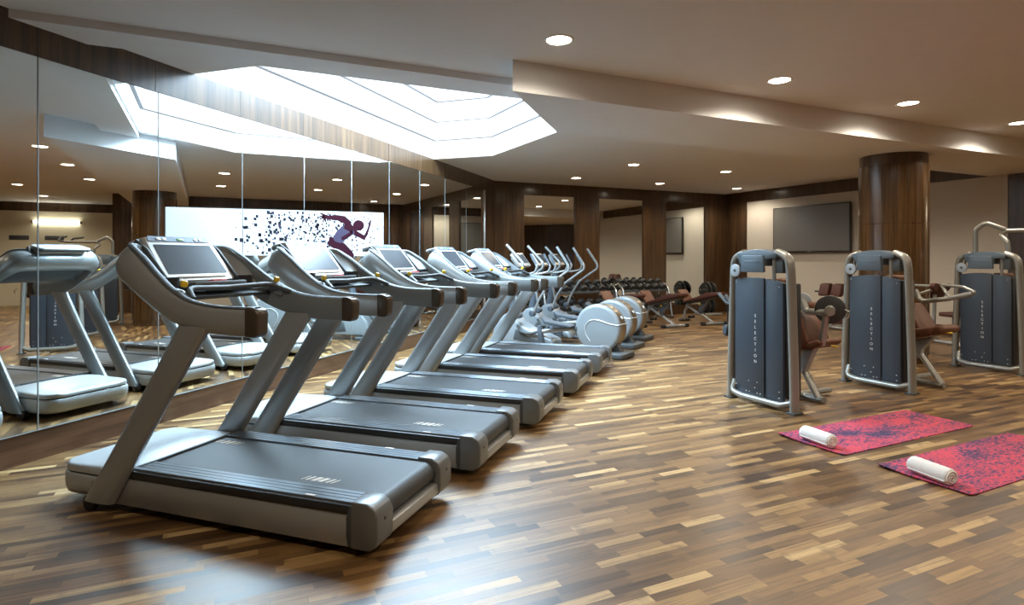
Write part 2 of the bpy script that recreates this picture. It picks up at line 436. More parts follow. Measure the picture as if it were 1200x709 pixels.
# further room behind the right wall end: cream glossy wall with a lit tube, walnut header
xf = wall_mtx(F1, DR, NR)
mb = MB(); mb.box((2.6, -.05, 1.5), (5.3, .1, 3.0)); o = struct('wall_far', mb, 'cream_far', 'glossy cream wall of the room beyond'); o.matrix_world = xf
mb = MB(); mb.box((2.6, -.04, 3.14), (5.3, .12, .28)); o = struct('trim_6', mb, 'walnut', 'walnut header of the room beyond'); o.matrix_world = xf
xf2 = wall_mtx(CE, (F1 - CE).normalized(), Vector((math.sqrt(.5), -math.sqrt(.5), 0)))
mb = MB(); mb.box((2.1, -.05, 1.64), (4.2, .1, 3.28)); o = struct('wall_return', mb, 'walnut', 'walnut return wall'); o.matrix_world = xf2
mb = MB(); mb.box((F2.x + .05, (F2.y - 4) / 2, 1.64), (.1, F2.y + 4.1, 3.28)); struct('wall_side', mb, 'walnut', 'walnut wall on the far right side')
mb = MB(); mb.box(((WX + F2.x) / 2, -4.05, 1.64), (F2.x - WX, .1, 3.28)); struct('wall_front', mb, 'cream', 'cream wall behind the viewer')
# lit tube and two dark signs on that far wall
ft = empty('wall_lamp', xf @ Vector((2.08, .0, 2.66)), math.atan2(DR.y, DR.x), 'long lit tube lamp on the cream wall of the room beyond', 'lamp')
mb = MB(); mb.tube([(-.6, -.06, 0), (.6, -.06, 0)], .035, 10); mb.build('glowing_tube', 'tube', ft)
mb = MB()
for s in (-.63, .63): mb.box((s, -.05, 0), (.06, .1, .08), .01)
mb.build('end_bracket', 'chrome', ft)
for a, lab in ((2.15, 'small dark sign plate nearer the walnut return wall'), (3.05, 'small dark sign plate further along the cream wall')):
    mb = MB(); mb.box((0, -.012, 0), (.5, .024, .14), .006); sp_ = mb.build('sign_plate', 'dark'); sp_.location = xf @ Vector((a, 0, 2.15)); sp_.rotation_euler = (0, 0, math.atan2(DR.y, DR.x)); tag(sp_, lab, 'sign', 'sign plates on the cream wall')

# pillar
PC = Vector((2.52, 10.06, 0)); PR = .445
col = tag(bpy.data.objects.new('column', None), 'round walnut veneered pillar under the diagonal beam', kind='structure'); COL.objects.link(col); col.location = PC
mb = MB(); mb.lathe([(PR - .02, 0), (PR - .02, .12), (PR, .121), (PR, 1.985), (PR - .006, 1.988), (PR - .006, 1.996), (PR, 2.0), (PR, 2.84), (PR - .004, 2.843)], 64)
mb.build('veneer', 'walnut_col', col, 30)
mb = MB(); mb.lathe([(PR - .012, 2.843), (PR - .012, 3.0)], 64); mb.build('top_band', 'walnut', col, 30)
mb = MB()
for a in (-122, -62, 60, 150): mb.box((math.cos(R(a)) * PR, math.sin(R(a)) * PR, 1.42), (.004, .006, 2.8), rot=(0, 0, R(a)))
mb.build('panel_joint', 'joint', col)

# ------------------------------------------------------------------ ceiling downlights
def downlight():
    t = empty('ceiling_downlight', (0, 0, 0))
    mb = MB(); mb.lathe([(.125, 0), (.125, -.004), (.118, -.008), (.104, -.006), (.100, -.001)], 28, caps=False); mb.build('trim_ring', 'white', t)
    mb = MB(); mb.lathe([(.10, -.001), (.06, -.004), (.001, -.004)], 24); mb.build('lens', 'lamp', t)
    return t
dl0 = downlight()
LIGHTS = [((-1.19, 4.67), 'downlight in the raised ceiling nearest the corner of the deep beam', 60), ((.63, 6.44), 'second downlight along the raised ceiling from the beam corner', 60),
          ((2.12, 7.87), 'third downlight along the raised ceiling, above the second weight machine', 60), ((3.81, 9.49), 'fourth downlight along the raised ceiling, above the last weight machine', 60),
          ((.20, 9.74), 'downlight just behind the deep beam, towards the skylight', 45), ((1.99, 11.44), 'downlight just behind the deep beam, towards the pillar', 45),
          ((-1.43, 11.37), 'downlight above the last cross trainer', 45), ((.25, 12.9), 'downlight above the benches', 45),
          ((-2.88, 12.85), 'downlight by the back wall above the left dumbbell rack', 45), ((-1.2, 14.42), 'downlight by the back wall above the right dumbbell rack', 45),
          ((.57, 16.1), 'downlight in the back corner near the television', 45),
          ((3.0, 4.2), 'downlight over the open floor to the right of the mats', 60), ((1.2, 2.4), 'added unseen downlight over the front floor, fill for the treadmills', 70),  # the front floor one is an added, unseen fill lamp
          ((-1.3, .7), 'added unseen downlight by the nearest treadmill, fill for its near side', 70),  # unseen lamp put in to brighten the treadmills' near sides
          ((5.2, 6.2), 'downlight on the far right over the open floor', 60), ((6.4, 9.6), 'downlight near the end of the television wall', 60), ((8.6, 11.6), 'downlight in the room beyond, near its cream wall', 150), ((9.2, 7.2), 'downlight in the room beyond, by the walnut side wall', 110)]
ldat = {}
for i, ((x, y), lab, e) in enumerate(LIGHTS):
    t = dl0 if i == 0 else copy_tree(dl0)
    place(t, (x, y, H), 0, lab); t['category'] = 'light'; t['group'] = 'recessed ceiling downlights'
    if e not in ldat:
        L = bpy.data.lights.new('downlight_beam', 'SPOT'); L.energy = e * .62; L.color = (1., .87, .70); L.spot_size = R(158); L.spot_blend = .55; L.shadow_soft_size = .06; ldat[e] = L
    lo = bpy.data.objects.new('downlight_beam', ldat[e]); COL.objects.link(lo); lo.parent = t; lo.location = (0, 0, -.02)

# ------------------------------------------------------------------ treadmill
def treadmill():
    t = empty('treadmill', (0, 0, 0))
    for s in (-1, 1):
        y0, y1 = s * .36, s * .418
        mb = MB(); mb.prism([(-1.99, .075), (-1.9, .05), (-.15, .048), (-.13, .06), (-.13, .208), (-.16, .216), (-1.72, .216), (-1.80, .205), (-1.99, .17)], y0, y1, 'y', .012, 2)
        mb.build('side_panel', 'silver', t)
        mb = MB(); mb.prism([(-1.70, .214), (-.13, .214), (-.13, .25), (-.16, .262), (-1.66, .262)], s * .355, s * .424, 'y', .010, 2); mb.build('edge_strip', 'black', t)
        # grooved foot rail
        prof = [(s * .268, .255)]
        for k in range(4):
            a = .272 + k * .0345
            prof += [(s * a, .2715), (s * (a + .002), .273), (s * (a + .029), .273), (s * (a + .031), .2715)]
        prof += [(s * .412, .255)]
        mb = MB(); mb.prism(prof, -1.66, -.10, 'x'); mb.build('foot_rail', 'rail', t, 12)
        mb = MB(); mb.box((-.42, s * .395, .2745), (.06, .016, .003), .001); mb.build('rail_badge', 'white', t)
        # rear cap, rounded over the roller
        pr = [(-.155, .05), (-.05, .05), (-.012, .075), (0, .12), (0, .22), (-.02, .262), (-.06, .284), (-.155, .284)]
        mb = MB(); mb.prism(pr, s * .275, s * .430, 'y', .009, 3); ec = mb.build('end_cap', 'cap', t)
        mb = MB(); mb.prism([(-.175, .055), (-.15, .055), (-.15, .262), (-.165, .262), (-.185, .2), (-.185, .1)], s * .40, s * .4255, 'y', .006, 2); mb.build('cap_insert', 'dark', ec)
        mb = MB(); mb.cyl((.0005, s * .36, .20), (.003, s * .36, .20), .008, 10); mb.build('screw', 'black', ec)
        # upright
        a, c = Vector((-1.878, s * .432, .062)), Vector((-1.15, s * .432, 1.125))
        pts = [a.lerp(c, k / 8) for k in range(9)]
        rr = [.118, .112, .106, .104, .104, .104, .106, .109, .112]
        rings = []
        for p, w in zip(pts, rr):
            ring = []
            for k in range(20):
                cc, ss = math.cos(2 * PI * k / 20), math.sin(2 * PI * k / 20)
                ring.append((p.x + w * math.copysign(abs(cc) ** .75, cc), p.y + .036 * math.copysign(abs(ss) ** .75, ss), p.z))
            rings.append(ring)
        mb = MB(); mb.rings(rings); up = mb.build('upright', 'silver', t)
        mb = MB(); mb.cyl((-1.955, s * .432 - .02, .046), (-1.955, s * .432 + .02, .046), .046, 18, .006); mb.build('transport_wheel', 'black', up)
        mb = MB(); mb.cyl((-.45, s * .33, 0), (-.45, s * .33, .025), .04, 16, .006); mb.cyl((-.45, s * .33, .02), (-.45, s * .33, .06), .016, 10); mb.build('levelling_foot', 'black', t)
    # belt over the rear roller
    prof = [(-1.74, .262), (-.095, .262)]
    for k in range(9):
        an = R(90 - k * 22); prof.append((-.095 + .062 * math.cos(an), .200 + .062 * math.sin(an)))
    prof += [(-.3, .14), (-1.74, .14)]
    mb = MB(); mb.prism(prof, -.268, .268, 'y'); bt = mb.build('running_belt', 'belt', t, 30)
    for xx, yy in ((-.52, -.175), (-1.53, .185)):
        mb = MB()
        for off, w in ((-.098, .008), (-.066, .016), (-.022, .030), (.022, .030), (.066, .016), (.098, .008)):
            mb.prism([(xx + off - w * .5 - .012, yy - .028), (xx + off + w * .5 - .012, yy - .028), (xx + off + w * .5 + .012, yy + .028), (xx + off - w * .5 + .012, yy + .028)], .262, .2627, 'z')
        mb.build('belt_marking', 'cream_mark', bt)
    # under-frame and rear plate
    mb = MB(); mb.box((-.95, 0, .1), (1.66, .74, .07), .01); mb.build('under_frame', 'dark', t)
    mb = MB(); mb.prism([(-.10, .055), (-.045, .055), (-.012, .085), (-.02, .135), (-.05, .142), (-.10, .13)], -.28, .28, 'y', .006); mb.build('rear_plate', 'silver', t)
    # motor hood: body and lid
    def outline(gx, gy, rad, back):
        out = [(back, gy), (-2.24 + gx + rad, gy)]
        for k in range(1, 9):
            an = R(90 + 90 * k / 9); out.append((-2.24 + gx + rad + rad * math.cos(an), gy - rad + rad * math.sin(an)))
        out += [(-2.24 + gx, gy - rad - .02)]
        return out + [(x, -y) for x, y in out[::-1]]
    mb = MB(); mb.rings([[(x - .05, y, z) for x, y in outline(g, .418 - g, .13, -1.75)] for z, g in ((.060, .03), (.072, .010), (.10, .003), (.14, 0), (.183, .002), (.190, .007))]); hb = mb.build('motor_housing', 'hood', t, 50)
    mb = MB(); mb.rings([[(x, y, z) for x, y in outline(-.03, .40, .12, -1.80)] for z in (.186, .214)]); mb.build('seam', 'dark', t)
    def lid(u, v):
        # u back to front, v across
        u = u ** .8; v = .5 - .5 * math.cos(PI * v)
        x = -1.645 - u * .64; d = (1 - u) * .64; w = .412
        if d < .14: w = w - .14 + math.sqrt(max(0, .14 ** 2 - (.14 - d) ** 2))
        yy = abs(v * 2 - 1); y = (v * 2 - 1) * w
        zt = .243 + .040 * math.exp(-((u - .28) / .24) ** 2) * (1 - yy ** 2.5) + .010 * (1 - u)
        edge = math.sqrt(max(0, 1 - (max(0, 1 - (1 - yy) * w / .022)) ** 2)) if yy < 1 else 0
        fe = math.sqrt(max(0, 1 - (max(0, 1 - d / .025)) ** 2))
        z = .222 + (zt - .222) * min(edge, fe)
        return (x, y, z)
    nu, nv = 34, 34
    mb = MB()
    top = [[lid(i / nu, j / nv) for j in range(nv + 1)] for i in range(nu + 1)]
    bt_ = [[(p[0], p[1], .203) for p in r] for r in top]
    mb.rings([a + b_[::-1] for a, b_ in zip(top, bt_)]); ld = mb.build('motor_lid', 'hood', t, 60)
    mb = MB(); mb.box((-1.640, 0, .262), (.022, .74, .032), .008); mb.build('lid_edge', 'dark', t)
    # handrail: one swept U, open to the user
    half = [(-.72, .43, 1.158, .148), (-.88, .43, 1.158, .148), (-1.04, .43, 1.165, .148), (-1.2, .43, 1.19, .152), (-1.36, .43, 1.25, .165), (-1.50, .43, 1.33, .18),
            (-1.62, .428, 1.405, .20), (-1.715, .415, 1.452, .212), (-1.775, .375, 1.472, .212), (-1.815, .30, 1.476, .205), (-1.838, .18, 1.476, .20), (-1.845, .0, 1.476, .20)]
    full = half + [(x, -y, z, h) for x, y, z, h in half[-2::-1]]
    P = spline([(x, y, z) for x, y, z, h in full], 4); Hh = spline([(h, 0, 0) for x, y, z, h in full], 4)
    shell, lining, trimp, bowl = [], [], [], []
    n = len(P)
    def lean(p): return max(0., min(1., (p.z - 1.2) / .3))
    for i, p in enumerate(P):
        d = (P[min(i + 1, n - 1)] - P[max(i - 1, 0)]); d.normalize()
        out = Vector((0, 0, 1)).cross(d); out.z = 0; out.normalize()        # points outwards
        if out.dot(Vector((p.x + 1.0, p.y, 0))) < 0: out = -out
        upv = d.cross(out); upv = upv if upv.z > 0 else -upv
        upv = (upv + Vector((0, 0, .6))).normalized()
        h = Hh[i].x; l = lean(p)
        b0 = p - upv * h / 2 - out * (.045 * l); t0 = p + upv * h / 2 - out * (.062 * l)
        th = .034 + .012 * l
        sh = [b0 - out * .004, b0 + out * .012, b0.lerp(t0, .18) + out * (.030 + .035 * l), b0.lerp(t0, .45) + out * (.036 + .052 * l), b0.lerp(t0, .8) + out * (.033 + .03 * l), b0.lerp(t0, .95) + out * (.028 + .004 * l), t0 + out * .016 , t0 - out * .012, b0.lerp(t0, .5) + out * .0]
        shell.append(sh)
        li = [b0 - out * .006, b0.lerp(t0, .5) - out * .001, t0 - out * .010, t0 - out * .026, b0.lerp(t0, .7) - out * (.04), b0.lerp(t0, .3) - out * (.03), b0 - out * .014]
        lining.append(li)
        trimp.append(t0 + out * .003)
        if p.x < -1.42:
            k = min(1, (-1.42 - p.x) / .25)
            q = Vector((min(p.x + .05 + .13 * k, -1.46), p.y * (1 - .30 * k) - math.copysign(.02, p.y), p.z - .03 - .05 * k))
            a_, m_ = t0 - out * .010 - Vector((0, 0, .004)), None
            m_ = a_.lerp(q, .5) - Vector((0, 0, .018 * k))
            bowl.append([a_, m_, q, q - Vector((0, 0, .02)), m_ - Vector((0, 0, .02)), a_ - Vector((0, 0, .02))])
    mb = MB(); mb.rings(shell); mb.build('handrail_shell', 'silver', t, 50)
    mb = MB(); mb.rings(lining); mb.build('handrail_lining', 'grey', t, 50)
    mb = MB(); mb.rings(bowl); mb.build('console_bowl', 'bowl', t, 50)
    mb = MB(); mb.tube(trimp, .026, 8, .010); mb.build('handrail_trim', 'dark', t, 60)
    for s in (-1, 1):
        mb = MB(); mb.prism([(-.78, 1.082), (-.715, 1.08), (-.695, 1.10), (-.69, 1.20), (-.70, 1.228), (-.74, 1.242), (-.78, 1.244)], s * .385, s * .472, 'y', .012, 3); mb.build('handrail_cap', 'brown_plastic', t)
    # underside tray closing the nose
    def tray(u, v):
        yy = (v * 2 - 1); w = .41 - .05 * u ** 2
        x = -1.36 - .44 * u * (1 - .25 * yy * yy * u); z = 1.27 + .145 * u - .07 * math.sin(PI * u) * (1 - yy * yy) * .6
        return (x, yy * w, z)
    top = [[tray(i / 10, j / 12) for j in range(13)] for i in range(11)]
    mb = MB(); mb.rings([a + [(p[0], p[1], p[2] - .02) for p in a[::-1]] for a in top]); tr = mb.build('console_tray', 'dark', t, 60)
    mb = MB()
    for k in range(7):
        an = (k - 3) / 3
        mb.cyl((-1.70 + .06 * an * an, an * .27, 1.36), (-1.70 + .06 * an * an, an * .27, 1.37), .008, 8)
    mb.build('screw', 'black', tr)
    # cross bar with sensors, knobs, cup holders
    bar = fillet([(-1.20, -.40, 1.27), (-1.315, -.33, 1.325), (-1.345, 0, 1.315), (-1.315, .33, 1.325), (-1.20, .40, 1.27)], .1)
    mb = MB(); mb.tube(bar, .017, 10); cb = mb.build('cross_bar', 'dark', t, 60)
    for s in (-1, 1):
        mb = MB(); mb.tube([(-1.342, s * .19, 1.318), (-1.33, s * .26, 1.321)], .0185, 10); mb.build('pulse_sensor', 'bezel', cb)
        mb = MB(); mb.lathe([(.014, 0), (.019, .005), (.021, .024), (.016, .036), (.003, .04)], 14, Matrix.Translation((-1.30, s * .375, 1.335)) @ Matrix.Rotation(R(15), 4, 'Y')); mb.build('knob', 'yellow', t)
        mb = MB(); mb.prism([(-1.40, 1.29), (-1.26, 1.235), (-1.24, 1.255), (-1.29, 1.318), (-1.35, 1.33)], s * .37, s * .41, 'y', .012, 2); mb.build('rail_bracket', 'grey', t)
        mb = MB(); mb.lathe([(.05, 0), (.053, .05), (.055, .085), (.048, .085), (.044, .02), (.001, .02)], 22, Matrix.Translation((-1.50, s * .295, 1.30))); mb.build('cup_holder', 'black', t)
    mb = MB(); mb.box((-1.47, 0, 1.325), (.16, .42, .03), .01, rot=(0, R(-14), 0)); mb.build('accessory_shelf', 'dark', t)
    mb = MB(); mb.box((-1.455, .02, 1.352), (.05, .12, .02), .006, rot=(0, R(-14), 0)); mb.build('safety_clip', 'red', t)
    # display
    ang = math.atan2(.22, .275)          # lean back
    base = Vector((-1.555, 0, 1.352)); X = Vector((-math.sin(ang), 0, math.cos(ang))); Nn = Vector((math.cos(ang), 0, math.sin(ang)))
    mx = Matrix(((Nn.x, 0, X.x, base.x), (0, 1, 0, 0), (Nn.z, 0, X.z, base.z), (0, 0, 0, 1)))
    def slab(w0, w1, h0, h1, d0, d1, r):
        return [[(d0, (w0 + (w1 - w0) * 0) * sx, hz) for sx, hz in ()]]
    def quad(yb, yt, z0, z1, d, r=.02):
        pts = []
        for (sy, zz, yy, a0) in ((1, z1, yt, 0), (-1, z1, yt, 90), (-1, z0, yb, 180), (1, z0, yb, 270)):
            for k in range(5):
                tt = R(a0 + 90 * k / 4); pts.append((d, sy * (yy - r) + r * math.cos(tt), (zz - r if zz == z1 else zz + r) + r * math.sin(tt)))
        return pts
    mb = MB(); mb.rings([quad(.235, .215, .03, .33, -.05, .03), quad(.268, .25, .0, .352, -.03, .03), quad(.27, .252, -.002, .354, .0, .022), quad(.262, .245, .004, .348, .012, .02)], mtx=mx); dp = mb.build('display_frame', 'bezel_white', t, 40)
    mb = MB(); mb.rings([quad(.228, .215, .055, .288, .012, .006), quad(.228, .215, .055, .288, .0145, .006)], mtx=mx); mb.build('screen', 'screen', dp)
    mb = MB(); mb.rings([quad(.20, .18, .022, .034, .012, .005), quad(.19, .17, .024, .032, .02, .003)], mtx=mx); mb.build('speaker_slot', 'bronze', dp)
    mb = MB(); mb.rings([quad(.238, .232, .312, .350, .008, .012), quad(.236, .23, .313, .354, .016, .012)], mtx=mx); mb.build('control_strip', 'slate_light', dp)
    mb = MB()
    for yy in (-.16, -.12, .12, .16): mb.box((.017, yy, .331), (.004, .03, .018), .002)
    mb.build('button', 'bezel_white', dp, xf=mx)
    mb = MB(); mb.box((.0175, 0, .329), (.004, .05, .014), .002); mb.build('emblem_light', 'green', dp, xf=mx)
    # console back shell, the rounded nose plate seen from the front
    mb = MB(); mb.rings([quad(.27, .25, .05, .36, -.05, .03), quad(.25, .235, .08, .37, -.085, .04), quad(.2, .2, .12, .36, -.11, .05)], mtx=mx); mb.build('console_back', 'hood', t, 50)
    mb = MB(); mb.prism(rrect(.17, .50, .05), 0, .022, 'z', .008, 2, Matrix.Translation((-1.835, 0, 1.592)) @ Matrix.Rotation(R(-14), 4, 'Y')); mb.build('nose_plate', 'hood', t, 50)
    mb = MB(); mb.prism(rrect(.155, .52, .05), -.012, .0, 'z', .004, 1, Matrix.Translation((-1.835, 0, 1.592)) @ Matrix.Rotation(R(-14), 4, 'Y')); mb.build('nose_seam', 'dark', t, 50)
    # cheeks joining the console to the rails
    for s in (-1, 1):
        mb = MB(); mb.prism([(-1.84, 1.47), (-1.79, 1.62), (-1.70, 1.56), (-1.5, 1.34), (-1.58, 1.33)], s * .262, s * .285, 'y', .008, 2); mb.build('console_cheek', 'dark', t)
    return t
tm = treadmill()
TM = [(-1.555, 2.945), (-1.49, 4.13), (-1.42, 5.33), (-1.37, 6.62), (-1.335, 7.80)]
TL = ['nearest treadmill, fully in view in front of the mirror wall', 'second treadmill of the row, behind the nearest one', 'middle treadmill of the row of five by the mirrors', 'fourth treadmill of the row, next to the farthest one', 'farthest treadmill of the row, beside the cross trainers']
for i, (p, l) in enumerate(zip(TM, TL)):
    o = tm if i == 0 else copy_tree(tm)
    place(o, (p[0], p[1], 0), 0, 'silver grey ' + l); o['category'] = 'treadmill'; o['group'] = 'treadmills lined up along the mirror wall'

# ------------------------------------------------------------------ cross trainer
def cross_trainer():
    t = empty('cross_trainer', (0, 0, 0))
    # rear feet
    mb = MB(); mb.prism(rrect(.36, .50, .07, 4, -.16, 0), 0, .085, 'z', .02, 3); mb.build('rear_foot', 'dark', t)
    mb = MB(); mb.prism([(-.30, .07), (-.08, .07), (-.16, .2), (-.5, .2)], -.06, .06, 'y', .01); mb.build('wheel_mount', 'dark', t)
    # flywheel cover
    C = Vector((-.45, 0, .425)); mx = Matrix.Translation(C) @ Matrix.Rotation(R(90), 4, 'X')
    mb = MB(); mb.lathe([(.315, -.152), (.35, -.148), (.37, -.125), (.374, -.10)], 48, mx); mb.build('cover_face', 'trainer', t, 50)
    mb = MB(); mb.lathe([(.374, .10), (.37, .125), (.35, .148), (.315, .152)], 48, mx); cf = mb.build('cover_face', 'trainer', t, 50)
    mb = MB(); mb.lathe([(.371, -.10), (.366, -.06), (.366, .06), (.371, .10)], 48, mx); mb.build('cover_rim', 'bronze', t, 50)
    line = [(-.56, -.155, .23), (-.63, -.157, .33), (-.645, -.157, .44), (-.59, -.157, .525), (-.50, -.157, .56), (-.38, -.157, .55), (-.25, -.157, .515), (-.12, -.156, .50), (-.085, -.14, .505)]
    mb = MB(); mb.tube(spline(line, 5), .006, 6); mb.build('cover_line', 'bezel_white', cf)
    mb = MB(); mb.tube([(-.076, -.12, .51), (-.07, 0, .505), (-.076, .12, .51)], .007, 6); mb.build('rim_line', 'bezel_white', t)
    mb = MB(); mb.box((-.105, 0, .60), (.02, .05, .05), .008, rot=(0, R(-35), 0)); mb.build('tail_light', 'bezel_white', t)
    # front body hull
    body = [(-2.36, .06), (-2.40, .14), (-2.36, .30), (-2.24, .47), (-2.12, .58), (-1.98, .60), (-1.9, .47), (-1.72, .36), (-1.40, .26), (-1.22, .20), (-1.18, .08)]
    mb = MB(); mb.prism(body, -.17, .17, 'y', .045, 4); mb.build('front_housing', 'trainer', t, 60)
    mb = MB(); mb.prism([(-1.95, .16), (-1.6, .13), (-1.25, .10), (-1.25, .13), (-1.6, .20), (-1.9, .33)], -.178, .178, 'y', .006); mb.build('housing_stripe', 'dark', t)
    mb = MB(); mb.box((-2.22, 0, .03), (.16, .56, .06), .02); mb.build('front_foot', 'dark', t)
    mb = MB(); mb.tube([(-1.25, 0, .10), (-.3, 0, .12)], .05, 8, .035); mb.build('main_rail', 'ellgrey', t)
    # column
    mb = MB(); mb.tube(spline([(-2.10, 0, .5), (-2.02, 0, .85), (-1.93, 0, 1.2), (-1.88, 0, 1.36)], 5), .055, 12, .07); mb.build('column', 'ellgrey', t, 60)
    for s in (-1, 1):
        # pedal arms
        off = .04 * s
        mb = MB(); mb.tube([(-.66, s * .105, .45 + off), (-.95, s * .13, .43 + off), (-1.42, s * .19, .36 + off)], .026, 10, .034); mb.build('pedal_arm', 'silver', t)
        mb = MB(); mb.cyl((-.80, s * .09, .44 + off), (-.80, s * .15, .44 + off), .042, 16, .008); mb.build('crank_joint', 'dark', t)
        ped = [(-1.30, .50 + off), (-.84, .46 + off), (-.83, .49 + off), (-.88, .51 + off), (-1.27, .55 + off), (-1.33, .60 + off), (-1.35, .57 + off)]
        mb = MB(); mb.prism(ped, s * .10, s * .29, 'y', .012, 2); mb.build('pedal', 'pedal', t)
        mb = MB(); mb.prism([(-1.45, .12), (-1.34, .12), (-1.40, .42), (-1.46, .42)], s * .16, s * .23, 'y', .015, 2); mb.build('link_bracket', 'ellgrey', t)
        mb = MB(); mb.tube(spline([(-1.44, s * .2, .36 + off), (-1.60, s * .2, .28), (-1.78, s * .2, .30), (-1.85, s * .2, .40)], 5), .022, 8); mb.build('link_rod', 'dark', t)
        # swinging lever
        if s > 0:
            lv = fillet([(-1.80, s * .24, .56), (-1.70, s * .25, .80), (-1.54, s * .27, 1.04), (-1.16, s * .30, 1.30), (-1.17, s * .30, 1.38), (-1.37, s * .28, 1.68)], [.25, .3, .07, .07, .1], 5)
        else:
            lv = fillet([(-1.80, s * .24, .56), (-1.84, s * .25, .85), (-1.92, s * .27, 1.16), (-1.68, s * .30, 1.33), (-1.68, s * .30, 1.42), (-2.00, s * .28, 1.71)], [.25, .2, .07, .07, .1], 5)
        mb = MB(); mb.tube(lv, .021, 10); le = mb.build('swing_lever', 'silver', t, 60)
        mb = MB(); mb.tube([lv[-1].lerp(lv[-2], .95), lv[-1] + (lv[-1] - lv[-2]) * .03], .0235, 10); mb.build('lever_grip', 'grey', le)
        mb = MB(); mb.cyl((-1.81, s * .17, .56), (-1.81, s * .27, .56), .05, 16, .01); mb.build('lever_pivot', 'ellgrey', t)
        # fixed handle
        fh = fillet([(-1.90, s * .05, 1.22), (-1.66, s * .19, 1.235), (-1.50, s * .22, 1.27), (-1.46, s * .22, 1.36), (-1.58, s * .215, 1.56)], .06, 4)
        mb = MB(); mb.tube(fh, .018, 10); fo = mb.build('fixed_handle', 'silver', t, 60)
        mb = MB(); mb.tube([(-1.485, s * .22, 1.40), (-1.585, s * .215, 1.568)], .0205, 10); mb.build('handle_grip', 'ellgrey', fo)
    # display
    mx = Matrix.Translation((-1.82, 0, 1.36)) @ Matrix.Rotation(R(-40), 4, 'Y')
    mb = MB(); mb.prism(rrect(.36, .28, .03, 4, 0, .14), -.03, .02, 'x', .01, 2, mx); dp = mb.build('display_frame', 'bezel', t)
    mb = MB(); mb.prism(rrect(.31, .19, .01, 3, 0, .155), .0195, .023, 'x', 0, 2, mx); mb.build('screen', 'screen', dp)
    mb = MB(); mb.prism(rrect(.30, .22, .05, 4, 0, .14), -.075, -.029, 'x', .02, 2, mx); mb.build('display_back', 'trainer', t)
    return t
ct = cross_trainer()
for i, (x, y, l) in enumerate(((-1.20, 8.93, 'silver white cross trainer beside the farthest treadmill'), (-1.16, 9.97, 'silver white cross trainer between two others'), (-1.10, 10.95, 'silver white cross trainer farthest from the treadmills, towards the dumbbell rack'))):
    o = ct if i == 0 else copy_tree(ct)
    place(o, (x, y, 0), R(-14), l); o['category'] = 'cross trainer'; o['group'] = 'cross trainers behind the treadmills'

# ------------------------------------------------------------------ dumbbells and racks
def dumbbell():
    t = empty('dumbbell', (0, 0, 0))
    mb = MB(); mb.cyl((0, -.07, 0), (0, .07, 0), .016, 10); mb.build('handle', 'chrome', t)
    for s in (-1, 1):
        mb = MB(); mb.lathe([(.03, .068), (.080, .072), (.088, .085), (.088, .155), (.078, .172), (.03, .174), (.026, .166), (.002, .166)], 20, Matrix.Rotation(R(-90 * s), 4, 'X'))
        mb.build('weight_head', 'iron', t)
    return t
db = dumbbell()
def rack(t0, t1, s, label, n, side):
    W = t1 - t0; org = C0 + DB * ((t0 + t1) / 2) + NB_ * s
    rz = math.atan2(DB.y, DB.x)
    t = empty('dumbbell_rack', org, rz, label, 'rack', 'dumbbell racks by the back wall')
    # local x along wall, local -y into the room
    for z, y in ((.735, .03), (.285, -.09)):
        mb = MB()
        for dy, dz in ((-.10, -.02), (.10, .06)):
            mb.box((0, y + dy, z + dz), (W - .06, .07, .018), .005, rot=(R(30), 0, 0))
        mb.box((0, y - .16, z - .045), (W - .06, .02, .055), .006)
        sh = mb.build('shelf', 'dark', t)
    for sx in (-1, 1):
        x = sx * (W / 2 - .02)
        pts = fillet([(x, .24, .03), (x, .22, .80), (x, .02, .86), (x, -.16, .72), (x, -.30, .03)], [.05, .06, .08, .1], 5)
        mb = MB(); mb.tube(pts, .036, 10, .03); mb.tube([(x, .24, .03), (x, -.30, .03)], .028, 8); mb.build('end_frame', 'chrome', t)
        mb = MB()
        for yy in (-.30, .24): mb.box((x, yy, .02), (.07, .09, .04), .012)
        mb.build('foot', 'black', t)
    nth = ['first', 'second', 'third', 'fourth', 'fifth', 'sixth', 'seventh', 'eighth']
    for tier, z, y in (('top', .845, .03), ('lower', .395, -.09)):
        for k in range(n):
            d = copy_tree(db); x = -W / 2 + .13 + (W - .26) * k / (n - 1)
            p = org + Vector((math.cos(rz) * x - math.sin(rz) * y, math.sin(rz) * x + math.cos(rz) * y, z))
            d.location = p; d.rotation_euler = (R(30), 0, rz)
            d['label'] = '%s black dumbbell from the left on the %s tier of the %s rack' % (nth[k], tier, side); d['category'] = 'dumbbell'; d['group'] = 'dumbbells on the %s tier of the %s rack' % (tier, side)
rack(.92, 2.92, .47, 'longer two-tier dumbbell rack standing behind the cross trainers', 8, 'left')
rack(3.10, 4.52, .45, 'shorter two-tier dumbbell rack standing in front of the middle inset mirror', 6, 'right')
for ch in list(db.children): bpy.data.objects.remove(ch)
bpy.data.objects.remove(db)

